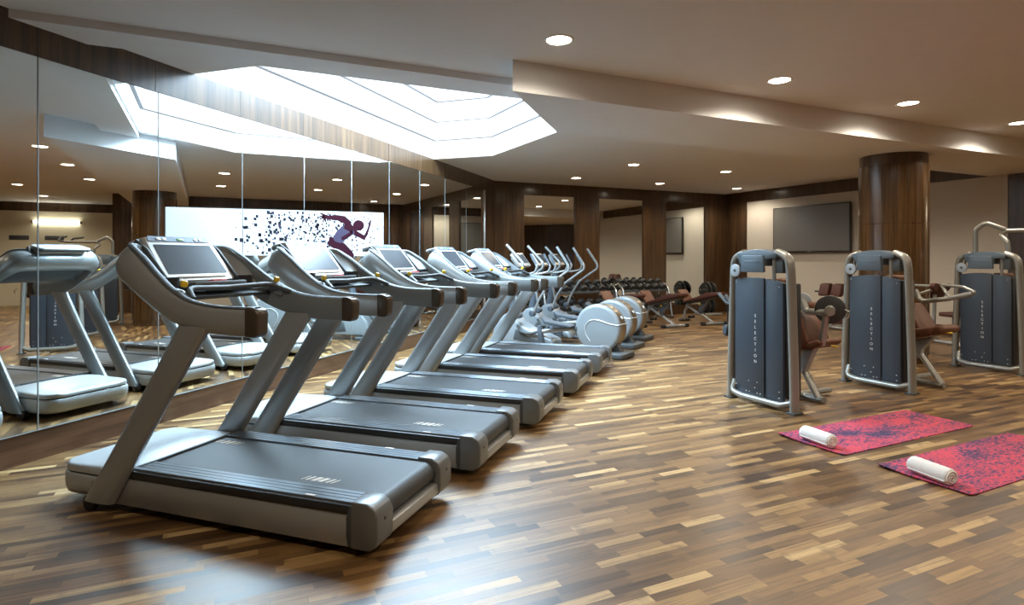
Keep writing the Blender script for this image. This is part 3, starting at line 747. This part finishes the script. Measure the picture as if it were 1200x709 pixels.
# plate tree by the back corner
pt = empty('plate_tree', C0 + DB * 5.93 + NB_ * .47, math.atan2(DB.y, DB.x), 'black weight plate tree standing before the inset mirror next to the right corner', 'plate tree')
mb = MB(); mb.tube([(0, 0, .03), (0, 0, .86)], .035, 10); mb.tube([(-.28, -.2, .03), (.28, -.2, .03)], .03, 8); mb.tube([(-.28, .2, .03), (.28, .2, .03)], .03, 8); mb.tube([(0, -.2, .03), (0, .2, .03)], .03, 8); mb.build('stand', 'silver', pt)
for z, ss in ((.64, 1), (.64, -1), (.24, 1), (.24, -1)):
    mb = MB(); mb.cyl((ss * .02, 0, z), (ss * .27, 0, z + .03), .018, 10); pg = mb.build('peg', 'chrome', pt)
    for k in range(2):
        q_ = k * .05 + (.04 if z < .5 else 0)
        mb = MB(); mb.lathe([(.03, 0), (.12, 0), (.225 - q_, .006), (.23 - q_, .02), (.225 - q_, .034), (.12, .03), (.11, .026), (.06, .026), (.05, .04), (.03, .04)], 28, Matrix.Translation((ss * (.06 + k * .07), 0, z)) @ Matrix.Rotation(R(90 * ss), 4, 'Y'))
        pl = mb.build('weight_plate', 'iron'); pl.matrix_world = pt.matrix_basis
        pl.location = pt.location; pl.rotation_euler = pt.rotation_euler
        tag(pl, '%s black weight plate on the %s %s peg of the plate tree' % (('inner larger', 'outer smaller')[k], 'upper' if z > .5 else 'lower', 'left' if ss < 0 else 'right'), 'weight plate', 'weight plates on the plate tree')

# ------------------------------------------------------------------ adjustable bench
def bench():
    t = empty('weight_bench', (0, 0, 0))
    # local x: wall side (0) -> room side (1.0), y across
    mb = MB(); mb.prism([(-.09, .735), (-.055, .755), (.19, .50), (.165, .455), (.13, .46)], -.14, .14, 'y', .018, 3); sp = mb.build('seat_pad', 'leather', t)
    mb = MB(); mb.prism([(-.09, .715), (.13, .445), (.16, .44), (-.06, .70)], -.12, .12, 'y', .005); mb.build('pad_base', 'dark', sp)
    mb = MB(); mb.prism([(.17, .50), (.20, .455), (.62, .535), (1.24, .675), (1.27, .70), (1.26, .742), (.88, .715), (.6, .62)], -.15, .15, 'y', .02, 3); bp = mb.build('back_pad', 'leather_dark', t)
    mb = MB(); mb.prism([(.9, .718), (1.25, .744), (1.25, .751), (.9, .728)], -.145, .145, 'y', .003); mb.build('head_section', 'leather', bp)
    mb = MB(); mb.prism([(.2, .45), (.62, .53), (1.2, .66), (1.2, .645), (.62, .505), (.22, .425)], -.11, .11, 'y', .004); mb.build('pad_base', 'dark', bp)
    mb = MB(); mb.tube(fillet([(.02, 0, .03), (.04, 0, .26), (.16, 0, .36), (.45, 0, .24), (.62, 0, .20), (.98, 0, .05)], .12), .034, 10, .028); mb.build('main_beam', 'silver', t)
    mb = MB(); mb.tube([(0.02, -.15, .03), (.02, .15, .03)], .03, 8); mb.build('rear_foot', 'dark', t)
    mb = MB(); mb.tube([(1.0, -.30, .04), (1.0, .30, .04)], .03, 10); ff = mb.build('front_foot', 'silver', t)
    for s in (-1, 1):
        mb = MB(); mb.tube([(1.0, s * .26, .04), (1.0, s * .36, .04)], .037, 12); mb.build('foot_cap', 'black', ff)
    mb = MB(); mb.prism([(.10, .30), (.20, .34), (.24, .46), (.12, .46)], -.045, .045, 'y', .008); mb.build('seat_bracket', 'silver', t)
    mb = MB(); mb.tube([(.55, 0, .22), (.70, 0, .40), (.88, 0, .62)], .028, 8, .02); mb.build('support_arm', 'cap', t)
    mb = MB(); mb.prism([(.5, .25), (.62, .2), (.66, .42), (.56, .46)], -.03, .03, 'y', .008); mb.build('ratchet_plate', 'ellgrey', t)
    mb = MB(); mb.cyl((.60, -.075, .44), (.60, -.03, .44), .02, 12, .004); mb.build('pull_knob', 'yellow', t)
    mb = MB(); mb.tube([(.26, -.08, .12), (.26, .08, .12)], .03, 10); mb.build('foot_roller', 'black', t)
    mb = MB(); mb.tube([(.26, 0, .12), (.40, 0, .25)], .014, 8); mb.build('roller_arm', 'silver', t)
    return t
bn = bench()
for i, (x, y, l) in enumerate(((-2.30, 13.42, 'brown padded weight bench beside the cross trainers, nearest the mirror wall'), (-1.46, 13.90, 'brown padded weight bench between two like it'), (-.66, 14.66, 'brown padded weight bench nearest the television wall'))):
    o = bn if i == 0 else copy_tree(bn)
    place(o, (x, y, 0), R(-45 - 2), l); o['category'] = 'bench'; o['group'] = 'adjustable weight benches before the dumbbell racks'

# ------------------------------------------------------------------ selector machines (local x right, y away, z up)
def text_mesh(s, size):
    cu = bpy.data.curves.new('t', 'FONT'); cu.body = s; cu.size = size; cu.align_x = 'CENTER'; cu.extrude = .0006
    o = bpy.data.objects.new('t', cu); COL.objects.link(o)
    bpy.context.view_layer.update()
    me = bpy.data.meshes.new_from_object(o.evaluated_get(bpy.context.evaluated_depsgraph_get()))
    bpy.data.objects.remove(o); bpy.data.curves.remove(cu); return me
def tower(t):
    # inverted U of oval tube
    for s in (-1, 1):
        pts = fillet([(s * .39, 0, .0), (s * .385, 0, .35), (s * .348, 0, 1.38), (s * .33, 0, 1.51), (s * .20, 0, 1.56)], [.3, .3, .12], 6)
        mb = MB(); mb.tube(pts, .036, 14, .056, up=(0, 1, 0)); mb.build('side_post', 'tower', t, 60)
        mb = MB(); mb.box((s * .39, 0, .008), (.10, .135, .016), .006); mb.build('foot', 'dark', t)
    mb = MB(); mb.tube(fillet([(-.33, .0, .20), (-.33, -.05, .085), (-.2, -.05, .06), (.28, -.05, .06), (.385, 0, .10)], .06, 4), .032, 10, .04); mb.build('bottom_rail', 'tower', t, 60)
    # dark body and the two front panels with gently arched tops
    mb = MB(); mb.box((0.0, .12, .68), (.60, .20, 1.14), .02); mb.build('stack_housing', 'iron', t)
    def arch(a0, a1, z0, zl, zr, bulge):
        top = [(a0 + (a1 - a0) * k / 10, zl + (zr - zl) * k / 10 + bulge * math.sin(PI * k / 10)) for k in range(11)]
        return [(a1, z0), (a0, z0)] + top
    mb = MB(); mb.prism(arch(-.312, .062, .085, 1.275, 1.295, .015), -.035, -.012, 'y', .006, 2); fp = mb.build('front_panel', 'slate', t)
    mb = MB(); mb.prism(arch(.066, .275, .085, 1.29, 1.255, .008), -.022, .02, 'y', .006, 2); mb.build('side_panel', 'slate', t)
    mb = MB()
    for a, z, y in ((-.29, 1.25, -.036), (.235, 1.215, -.023), (-.29, .17, -.036), (-.05, .17, -.036), (-.13, .23, -.036), (-.02, .23, -.036), (.235, .12, -.023), (.235, .18, -.023), (-.16, .12, -.036), (-.12, .12, -.036), (-.02, .12, -.036), (.02, .12, -.036)):
        mb.cyl((a, y + .002, z), (a, y - .004, z), .0065, 8)
    mb.build('bolt', 'bolt', fp)
    # lettering, one upright letter under another
    z = .895
    bm = bmesh.new()
    for k, chh in enumerate('SELECTION'):
        me = text_mesh(chh, .044); me.transform(Matrix.Translation((-.045, -.0362, z - k * .0585)) @ Matrix.Rotation(R(90), 4, 'X'))
        bm.from_mesh(me); bpy.data.meshes.remove(me)
    mb = MB(); mb.bm = bm; mb.build('lettering', 'white', fp)
    # head cap
    cap = [(-.20, 1.42), (-.255, 1.50)] + [(-.27 + .50 * k / 14, 1.548 + .042 * math.sin(PI * k / 14)) for k in range(15)] + [(.225, 1.50), (.10, 1.49), (.10, 1.42)]
    mb = MB(); mb.prism(cap, -.064, .14, 'y', .012, 2); hc = mb.build('head_cap', 'slate_light', t)
    mb = MB(); mb.prism([(-.20, 1.36), (-.185, 1.355), (.085, 1.355), (.10, 1.36), (.085, 1.53), (-.185, 1.53)], -.085, -.05, 'y', .012, 2); mb.prism([(-.15, 1.45), (.05, 1.45), (.045, 1.475), (-.145, 1.475)], -.088, -.08, 'y', .003); mb.build('cap_front', 'slate_light', hc)
    mb = MB(); mb.box((.20, .05, 1.42), (.13, .12, .14), .01); mb.build('cable_box', 'dark', t)
    mb = MB(); mb.tube([(.165, -.01, 1.50), (.165, -.01, 1.27)], .018, 8); mb.build('guide_strap', 'tower', t)
    mb = MB(); mb.cyl((-.27, -.085, 1.37), (-.27, -.055, 1.37), .066, 28, .008); pu = mb.build('pulley', 'pulley', t)
    mb = MB(); mb.cyl((-.27, -.09, 1.37), (-.27, -.08, 1.37), .016, 14, .003); mb.build('pulley_hub', 'dark', pu)
    mb = MB(); mb.cyl((-.27, -.055, 1.37), (-.27, -.03, 1.37), .05, 20); mb.tube([(-.25, -.02, 1.48), (-.26, -.02, 1.37)], .012, 8); mb.build('pulley_bracket', 'dark', t)
    mb = MB(); mb.tube([(-.30, -.01, 1.32), (-.335, .01, 1.14), (-.34, .05, .9)], .005, 6); mb.build('cable', 'black', t)
    # floor frame running away to the seat
    for s in (-1,):
        mb = MB(); mb.tube([(.0, .05, .05), (.0, 1.05, .05)], .035, 8, .03); mb.build('floor_beam', 'tower', t)
def pad(prof, w, parent, name, m='leather', cy=.0, mtx=None):
    mb = MB(); mb.prism(prof, -w / 2 + cy, w / 2 + cy, 'y', .03, 4, mtx); return mb.build(name, m, parent, 60)

def machine(idx, org, label):
    t = empty('weight_machine', org, R(-45), label, 'weight machine', 'selector weight machines in a diagonal row')
    tower(t)
    SX = Matrix.Identity(4)
    if idx == 0:
        # seat unit behind the tower, user faces right; prism profile is x-z, width along y
        mtx = Matrix.Translation((0, .62, 0))
        pad([(-.24, .42), (-.04, .93), (.02, .945), (.13, .84), (.20, .64), (.15, .56), (-.10, .47)], .36, t, 'back_pad', 'leather', .62)
        pad([(-.1, .50), (.24, .575), (.325, .62), (.335, .66), (.28, .675), (.15, .62), (-.1, .57)], .34, t, 'seat', 'leather', .62)
        mb = MB(); mb.prism([(.12, .58), (.24, .60), (.19, .50), (.12, .34), (.07, .30), (.04, .42)], .50, .58, 'y', .01); mb.build('seat_bracket', 'pulley', t)
        mb = MB(); mb.tube([(-.10, .62, .55), (.02, .62, .30), (.20, .62, .03)], .045, 10, .03); mb.build('seat_leg', 'tower', t)
        mb = MB(); mb.box((.085, .618, .20), (.02, .03, .26), .004, rot=(0, R(-28), 0)); mb.build('adjust_scale', 'black', t)
        mb = MB(); mb.tube([(-.15, .62, .04), (.25, .62, .04)], .045, 10, .03); mb.build('seat_foot', 'tower', t)
        mb = MB(); mb.box((.42, .54, .62), (.06, .03, .02), .006); mb.build('seat_lever', 'yellow', t)
        # roller pad and lever arm with the black counterweight disc
        mb = MB(); mb.tube([(-.10, .54, 1.02), (.20, .56, .99)], .055, 14); mb.tube([(.19, .56, .99), (.23, .56, .985)], .058, 14); mb.build('roller_pad', 'leather', t, 60)
        mb = MB(); mb.cyl((.10, .50, 1.06), (.083, .528, 1.06), .075, 28, .008); mb.build('roller_end_disc', 'pulley', t)
        mb = MB(); mb.tube(fillet([(.10, .49, 1.06), (.17, .46, .95), (.43, .45, .955)], .05), .036, 12); mb.build('lever_arm', 'tower', t, 60)
        mb = MB(); mb.cyl((.41, .49, .985), (.385, .53, .985), .142, 40, .012); dk = mb.build('counterweight_disc', 'iron', t)
        mb = MB(); mb.cyl((.445, .435, .975), (.41, .491, .983), .05, 24, .006); mb.build('disc_hub', 'tower', dk)
        mb = MB(); mb.tube([(.385, .47, .95), (.30, .52, .62)], .034, 12); mb.build('seat_stem', 'tower', t)
        mb = MB(); mb.tube(spline([(.56, .5, 1.0), (.60, .5, .98), (.595, .5, .93), (.57, .5, .91)], 4), .007, 6); mb.build('cable_loop', 'chrome', t)
        pad([(-.10, 1.16), (.05, 1.16), (.05, 1.29), (-.08, 1.29)], .22, t, 'head_rest', 'leather', .35)
        # cam wheel and cable on the left of the tower
        mb = MB(); mb.cyl((-.56, .10, .695), (-.545, .13, .695), .066, 24, .006); mb.build('cam_wheel', 'iron', t)
        mb = MB(); mb.cyl((-.575, .082, .695), (-.565, .10, .695), .062, 24, .004); mb.build('cam_face', 'slate', t)
        mb = MB(); mb.tube([(-.57, .12, .76), (-.565, .13, .99)], .006, 6); mb.build('cam_cable', 'black', t)
        mb = MB(); mb.tube([(-.56, .13, .695), (-.42, .16, .695), (-.2, .16, .62)], .022, 8); mb.build('cam_arm', 'dark', t)
        mb = MB(); mb.tube([(-.70, .13, 1.10), (-.58, .13, 1.0), (-.40, .15, .98), (-.25, .16, .98)], .022, 8); mb.tube([(-.60, .13, 1.09), (-.52, .13, .99)], .018, 8); mb.build('side_lever', 'dark', t)
    else:
        w = .40
        pad([(-.16, .52), (-.02, .95), (.06, .96), (.16, .80), (.24, .66), (.10, .54)], .36, t, 'back_pad', 'leather', .62)
        pad([(-.12, .50), (.30, .60), (.44, .64), (.485, .68), (.47, .73), (.40, .735), (.22, .69), (-.1, .62)], .34, t, 'seat', 'leather', .60)
        mb = MB(); mb.prism([(.14, .54), (.32, .60), (.26, .52), (.17, .42), (.16, .32), (.08, .30), (.02, .5)], .56, .64, 'y', .012); mb.build('seat_bracket', 'pulley', t)
        mb = MB(); mb.tube([(.0, .60, .55), (.14, .60, .36), (.38, .60, .04)], .045, 10, .03); mb.build('seat_leg', 'tower', t)
        mb = MB(); mb.box((.25, .585, .23), (.02, .03, .30), .004, rot=(0, R(-36), 0)); mb.build('adjust_scale', 'black', t)
        mb = MB(); mb.tube([(-.10, .60, .04), (.40, .60, .04)], .045, 10, .03); mb.build('seat_foot', 'tower', t)
        mb = MB(); mb.box((.48, .54, .655), (.07, .03, .018), .006); mb.build('seat_lever', 'yellow', t)
        pad([(-.05, 1.18), (.13, 1.18), (.13, 1.30), (-.04, 1.30)], .22, t, 'head_rest', 'leather', .30)
        if idx == 1:
            # pressing arms reaching out to the right
            a1 = fillet([(.14, .50, 1.13), (.18, .50, 1.03), (.26, .46, 1.0), (.52, .42, 1.045), (.78, .40, 1.12)], .06)
            a2 = fillet([(.78, .40, 1.12), (.80, .40, 1.135), (.68, .42, 1.185), (.42, .50, 1.195)], [.02, .03], 4)
            a3 = fillet([(.02, .7, 1.17), (.22, .7, 1.17), (.20, .7, 1.12), (.06, .6, 1.05)], .03, 4)
            mb = MB(); mb.tube(a1, .027, 12); ar = mb.build('press_arm', 'tower', t, 60)
            mb = MB(); mb.tube(a2, .017, 10); mb.build('press_handle', 'tower', ar, 60)
            mb = MB(); mb.tube([(.42, .5, 1.195), (.52, .46, 1.06)], .018, 10); mb.build('arm_strut', 'tower', ar)
            mb = MB(); mb.tube(a3, .017, 10); mb.build('rear_handle', 'tower', t, 60)
            mb = MB(); mb.tube([(.20, .72, 1.16), (.25, .72, 1.16)], .045, 12); mb.build('handle_stop', 'leather_dark', t)
        else:
            # tall tube frame above the tower with a long overhead arm
            f1 = fillet([(-.20, .12, 1.45), (-.20, .12, 1.88), (-.10, .14, 1.985), (.10, .22, 1.885)], [.09, .08], 6)
            f2 = fillet([(.17, .16, 1.45), (.15, .16, 1.72), (.06, .2, 1.80), (.10, .24, 1.865), (.42, .40, 1.865), (.80, .72, 1.88)], [.05, .04, .03, .1], 5)
            mb = MB(); mb.tube(f1, .032, 12); mb.build('overhead_post', 'tower', t, 60)
            mb = MB(); mb.tube(f2, .030, 12); oa = mb.build('overhead_arm', 'tower', t, 60)
            mb = MB(); mb.tube(fillet([(.70, .66, 1.87), (.62, .62, 1.95), (.40, .45, 1.97)], .04), .022, 10); mb.build('arm_grip', 'dark', oa, 60)
            mb = MB(); mb.tube(fillet([(.80, .72, 1.88), (.95, .86, 1.90), (.93, .95, 1.98), (.80, .9, 2.0)], .04), .022, 10); mb.build('arm_grip', 'dark', oa, 60)
    return t
machine(0, (.467, 6.517, 0), 'weight machine nearest the viewer, slate tower with black counterweight disc beside its brown seat')
machine(1, (1.807, 7.856, 0), 'weight machine standing in front of the pillar, with pressing arms above its brown seat')
machine(2, (3.48, 9.52, 0), 'weight machine farthest right, with tall tube frame above its slate tower')

# back extension bench by the television wall (two brown hip pads)
bx = empty('back_extension_bench', (2.36, 13.95, 0), R(-45), 'back extension bench with two upright brown pads near the television wall', 'bench')
for s in (-1, 1):
    mb = MB(); mb.prism([(-.10, .70), (.02, .69), (.13, .80), (.15, .92), (.10, .97), (-.02, .95)], s * .14 - .11, s * .14 + .11, 'y', .03, 3, Matrix.Rotation(R(90), 4, 'Z')); mb.build('hip_pad', 'leather_dark', bx)
mb = MB(); mb.tube([(-.42, .06, .78), (.42, .06, .78)], .018, 8); mb.build('grip_bar', 'black', bx)
mb = MB(); mb.tube([(0, 0, .05), (0, .02, .74)], .035, 10); mb.tube([(-.4, .0, .04), (.4, .0, .04)], .032, 10); mb.tube([(0, -.1, .05), (0, .65, .05)], .032, 10); mb.build('frame', 'silver', bx)
mb = MB(); mb.tube([(-.2, .6, .22), (.2, .6, .22)], .05, 12); mb.build('ankle_roller', 'leather_dark', bx)
mb = MB(); mb.tube([(0, .6, .05), (0, .6, .22)], .025, 8); mb.build('roller_post', 'silver', bx)
# preacher curl bench between pillar and last machine
pb = empty('preacher_bench', (3.72, 12.25, 0), R(-60), 'preacher curl bench with sloping brown arm pad right of the pillar', 'bench')
mb = MB(); mb.prism([(-.16, .80), (-.10, .78), (.10, 1.02), (.06, 1.06)], -.26, .26, 'y', .02, 3); mb.build('arm_pad', 'leather_dark', pb)
mb = MB(); mb.prism(rrect(.34, .34, .06, 4, .35, 0), .50, .57, 'z', .02, 3); mb.build('seat', 'leather_dark', pb)
mb = MB(); mb.tube([(-.05, 0, .05), (-.02, 0, .85)], .032, 10); mb.tube([(.35, 0, .05), (.35, 0, .5)], .032, 10); mb.tube([(-.25, 0, .04), (.6, 0, .04)], .032, 10); mb.tube([(-.25, -.3, .04), (-.25, .3, .04)], .03, 10); mb.tube([(.6, -.25, .04), (.6, .25, .04)], .03, 10); mb.build('frame', 'silver', pb)
mb = MB(); mb.tube([(-.16, -.22, .86), (-.16, .22, .86)], .015, 8); mb.build('bar_rest', 'chrome', pb)
# flat bench with dark pad
fb = empty('flat_bench', (3.28, 9.98 + .75, 0), R(-45), 'flat bench with dark brown pad just right of the pillar', 'bench')
mb = MB(); mb.prism(rrect(.95, .28, .04, 4), .40, .47, 'z', .02, 3); mb.build('pad', 'leather_dark', fb)
mb = MB(); mb.tube([(-.38, 0, .04), (-.32, 0, .40)], .03, 10); mb.tube([(.38, 0, .04), (.32, 0, .40)], .03, 10); mb.tube([(-.38, -.25, .035), (-.38, .25, .035)], .03, 10); mb.tube([(.38, -.25, .035), (.38, .25, .035)], .03, 10); mb.tube([(-.34, 0, .36), (.34, 0, .36)], .025, 8); mb.build('frame', 'silver', fb)

# ------------------------------------------------------------------ television
tv = empty('television', C1 + DR * 2.69 + NR * .0, math.atan2(DR.y, DR.x), 'large flat television hanging on the cream wall panel', 'television')
# local x along wall (right), local -y into the room
mb = MB(); mb.prism([(x, z + 2.2) for x, z in rrect(2.05, 1.12, .012, 3)], -.095, -.045, 'y', .006, 2); mb.build('frame', 'tvframe', tv)
mb = MB(); mb.box((0, -.0965, 2.205), (2.0, .003, 1.065), .001, 1); mb.build('screen', 'tvscreen', tv)
mb = MB(); mb.box((0, -.098, 1.655), (.08, .006, .012), .002, 1); mb.build('logo_bar', 'bolt', tv)
mb = MB(); mb.box((0, -.022, 2.2), (.5, .044, .4), .004); mb.build('wall_bracket', 'iron', tv)

# ------------------------------------------------------------------ yoga mats and rolled towels
def yoga(o, rz, label, flip=1):
    L, W, T = 1.815, .605, .007
    mb = MB(); out = rrect(L, W, .035, 5)
    rings = []
    def curl(x, y):
        d = max(0, (-x - L / 2 + .13)) / .13
        e = max(0, (y - W / 2 + .2) / .2)
        return .018 * d * d * (.35 + .65 * e)
    nx, ny = 40, 16
    def f(i, j, z):
        x = -L / 2 + L * i / nx; y = -W / 2 + W * j / ny
        # rounded corners
        cxx, cyy = L / 2 - .035, W / 2 - .035
        ax, ay = abs(x) - cxx, abs(y) - cyy
        if ax > 0 and ay > 0:
            h = math.hypot(ax, ay)
            if h > .035: x = math.copysign(cxx + ax * .035 / h, x); y = math.copysign(cyy + ay * .035 / h, y)
        return (x, y, z + curl(x, y))
    top = [[f(i, j, T) for j in range(ny + 1)] for i in range(nx + 1)]; bot = [[f(i, j, .0005) for j in range(ny + 1)] for i in range(nx + 1)]
    mb.rings([a + b_[::-1] for a, b_ in zip(top, bot)])
    m = mb.build('yoga_mat', 'foam', None, 60); place(m, o, rz); return tag(m, label, 'yoga mat', 'yoga mats on the parquet')
def towel(o, rz, label):
    t = empty('rolled_towel', o, rz, label, 'towel', 'rolled towels on the yoga mats')
    rad, L = .057, .285
    mb = MB(); rings = []
    prof = [(-L / 2, .80), (-L / 2 + .004, .92), (-L / 2 + .016, 1.)] + [(-L / 2 + .03 + (L - .06) * k / 12, 1. + .015 * math.sin(k * 2.1)) for k in range(13)] + [(L / 2 - .016, 1.), (L / 2 - .004, .92), (L / 2, .80)]
    for x, s in prof: rings.append([(x, rad * s * math.cos(a) * (1 + .03 * math.cos(a)), rad * s * math.sin(a) + rad * (1 - .03)) for a in [2 * PI * k / 28 for k in range(28)]])
    mb.rings(rings); mb.build('roll', 'towel', t, 70)
    for s in (-1, 1):
        pts = []
        for k in range(60):
            a = k / 60 * 2 * PI * 2.6; r_ = .006 + .040 * k / 60
            pts.append((s * (L / 2 + .0005), r_ * math.cos(a), r_ * math.sin(a) + rad * .97))
        mb = MB(); mb.tube(pts, .0055, 6, .005); mb.build('spiral_fold', 'towel', t, 70)
    # loose outer hem
    mb = MB(); mb.tube([(-L / 2 + .01, -rad * .93, rad * .60), (L / 2 - .01, -rad * .93, rad * .60)], .005, 8); mb.build('hem', 'towel', t)
    return t
rzB = math.atan2(DB.y, DB.x)
yoga((1.36, 5.885, 0), R(45), 'pink and navy marbled yoga mat nearer the weight machines')
yoga((1.962, 5.292, 0), R(45), 'pink and navy marbled yoga mat farther right, nearer the viewer')
towel((.80, 5.285, .0065), R(-52), 'rolled white towel on the mat nearer the weight machines')
towel((1.40, 4.69, .0065), R(-56), 'rolled white towel on the mat nearer the viewer')

# ------------------------------------------------------------------ painted reflection of a sprinter mural, laid flat on the mirrors
mg = empty('painted_reflection', (WX + .0005, 4.08, 1.53), 0, 'painted reflection of a white mural on the mirrors, maroon sprinter dissolving into dark squares', 'painted reflection')
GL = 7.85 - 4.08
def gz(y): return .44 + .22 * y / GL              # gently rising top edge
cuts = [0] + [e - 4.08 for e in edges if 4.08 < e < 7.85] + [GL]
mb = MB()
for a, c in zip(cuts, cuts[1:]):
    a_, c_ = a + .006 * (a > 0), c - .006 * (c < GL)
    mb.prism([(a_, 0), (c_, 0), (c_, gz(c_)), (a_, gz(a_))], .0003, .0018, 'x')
mb.build('reflection_film', 'reflected_wall', mg)
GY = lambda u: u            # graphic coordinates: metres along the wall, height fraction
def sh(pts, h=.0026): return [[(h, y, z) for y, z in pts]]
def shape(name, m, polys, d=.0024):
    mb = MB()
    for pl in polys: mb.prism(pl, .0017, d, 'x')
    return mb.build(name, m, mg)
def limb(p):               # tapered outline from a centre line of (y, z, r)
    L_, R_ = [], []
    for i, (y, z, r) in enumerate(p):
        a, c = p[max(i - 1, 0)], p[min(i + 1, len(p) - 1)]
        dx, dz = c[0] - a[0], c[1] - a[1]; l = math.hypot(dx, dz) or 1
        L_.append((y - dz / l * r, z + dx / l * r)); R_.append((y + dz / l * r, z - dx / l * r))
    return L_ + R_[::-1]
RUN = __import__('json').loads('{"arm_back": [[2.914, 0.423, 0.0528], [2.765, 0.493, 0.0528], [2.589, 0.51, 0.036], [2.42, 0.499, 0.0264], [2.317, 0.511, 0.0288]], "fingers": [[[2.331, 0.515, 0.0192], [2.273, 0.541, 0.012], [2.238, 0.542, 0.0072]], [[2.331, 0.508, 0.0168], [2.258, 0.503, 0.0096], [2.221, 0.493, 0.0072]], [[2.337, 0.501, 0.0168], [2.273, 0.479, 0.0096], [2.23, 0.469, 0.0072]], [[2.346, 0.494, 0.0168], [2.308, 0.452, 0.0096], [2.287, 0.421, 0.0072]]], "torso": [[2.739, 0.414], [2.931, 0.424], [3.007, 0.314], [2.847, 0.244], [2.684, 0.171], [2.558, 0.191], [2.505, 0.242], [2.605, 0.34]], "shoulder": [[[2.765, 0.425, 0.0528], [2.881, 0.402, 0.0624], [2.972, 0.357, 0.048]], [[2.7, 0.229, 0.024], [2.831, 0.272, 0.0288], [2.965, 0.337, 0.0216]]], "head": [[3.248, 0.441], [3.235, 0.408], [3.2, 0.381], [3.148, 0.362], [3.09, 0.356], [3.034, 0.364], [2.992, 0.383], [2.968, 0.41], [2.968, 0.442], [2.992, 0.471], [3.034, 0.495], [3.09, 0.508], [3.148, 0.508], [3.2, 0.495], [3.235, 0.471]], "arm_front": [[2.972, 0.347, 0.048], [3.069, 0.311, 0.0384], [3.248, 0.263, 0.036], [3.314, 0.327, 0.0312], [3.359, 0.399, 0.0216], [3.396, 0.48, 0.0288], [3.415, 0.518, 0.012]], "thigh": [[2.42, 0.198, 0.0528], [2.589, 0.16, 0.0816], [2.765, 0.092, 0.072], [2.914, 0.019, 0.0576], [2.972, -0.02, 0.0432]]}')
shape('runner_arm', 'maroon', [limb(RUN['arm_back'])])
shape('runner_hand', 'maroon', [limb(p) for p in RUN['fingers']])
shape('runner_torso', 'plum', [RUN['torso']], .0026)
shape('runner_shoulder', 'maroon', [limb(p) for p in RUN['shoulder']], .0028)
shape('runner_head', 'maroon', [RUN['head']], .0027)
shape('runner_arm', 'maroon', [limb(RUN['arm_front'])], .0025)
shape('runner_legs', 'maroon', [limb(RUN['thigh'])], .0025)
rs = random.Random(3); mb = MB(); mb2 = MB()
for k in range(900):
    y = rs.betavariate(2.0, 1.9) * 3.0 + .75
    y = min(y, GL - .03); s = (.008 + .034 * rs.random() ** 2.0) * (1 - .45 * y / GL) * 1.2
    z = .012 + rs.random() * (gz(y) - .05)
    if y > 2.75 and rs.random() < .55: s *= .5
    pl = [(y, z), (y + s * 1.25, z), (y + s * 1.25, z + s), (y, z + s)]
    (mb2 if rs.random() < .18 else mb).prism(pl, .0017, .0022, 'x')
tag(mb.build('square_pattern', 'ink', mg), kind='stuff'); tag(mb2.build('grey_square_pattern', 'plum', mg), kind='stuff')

# ------------------------------------------------------------------ world, camera, view
w = bpy.data.worlds.new('World'); S.world = w; w.use_nodes = True
w.node_tree.nodes['Background'].inputs[0].default_value = (.5, .55, .6, 1); w.node_tree.nodes['Background'].inputs[1].default_value = .05
# daylight of the skylight as an area light just under the roof glass
L = bpy.data.lights.new('skylight_daylight', 'AREA'); L.shape = 'RECTANGLE'; L.size = 2.2; L.size_y = 3.2; L.energy = 490; L.color = (.55, .79, 1.0)
lo = bpy.data.objects.new('skylight_daylight', L); COL.objects.link(lo); lo.location = (-3.4, 7.0, 4.55)

cam = bpy.data.cameras.new('Camera'); co = bpy.data.objects.new('Camera', cam); COL.objects.link(co)
co.location = (0, 0, 1.5); co.rotation_euler = (R(90), 0, R(18.85))
cam.sensor_width = 36; cam.lens = 690 / 1200 * 36; cam.shift_y = -(354.5 - 302.5) / 1200; cam.clip_start = .05
S.camera = co
S.view_settings.view_transform = 'Standard'; S.view_settings.look = 'None'; S.view_settings.gamma = 1; S.view_settings.use_curve_mapping = False
S.view_settings.exposure = 0.85
S.cycles.max_bounces = 10; S.cycles.diffuse_bounces = 5; S.cycles.glossy_bounces = 6; S.cycles.caustics_reflective = False
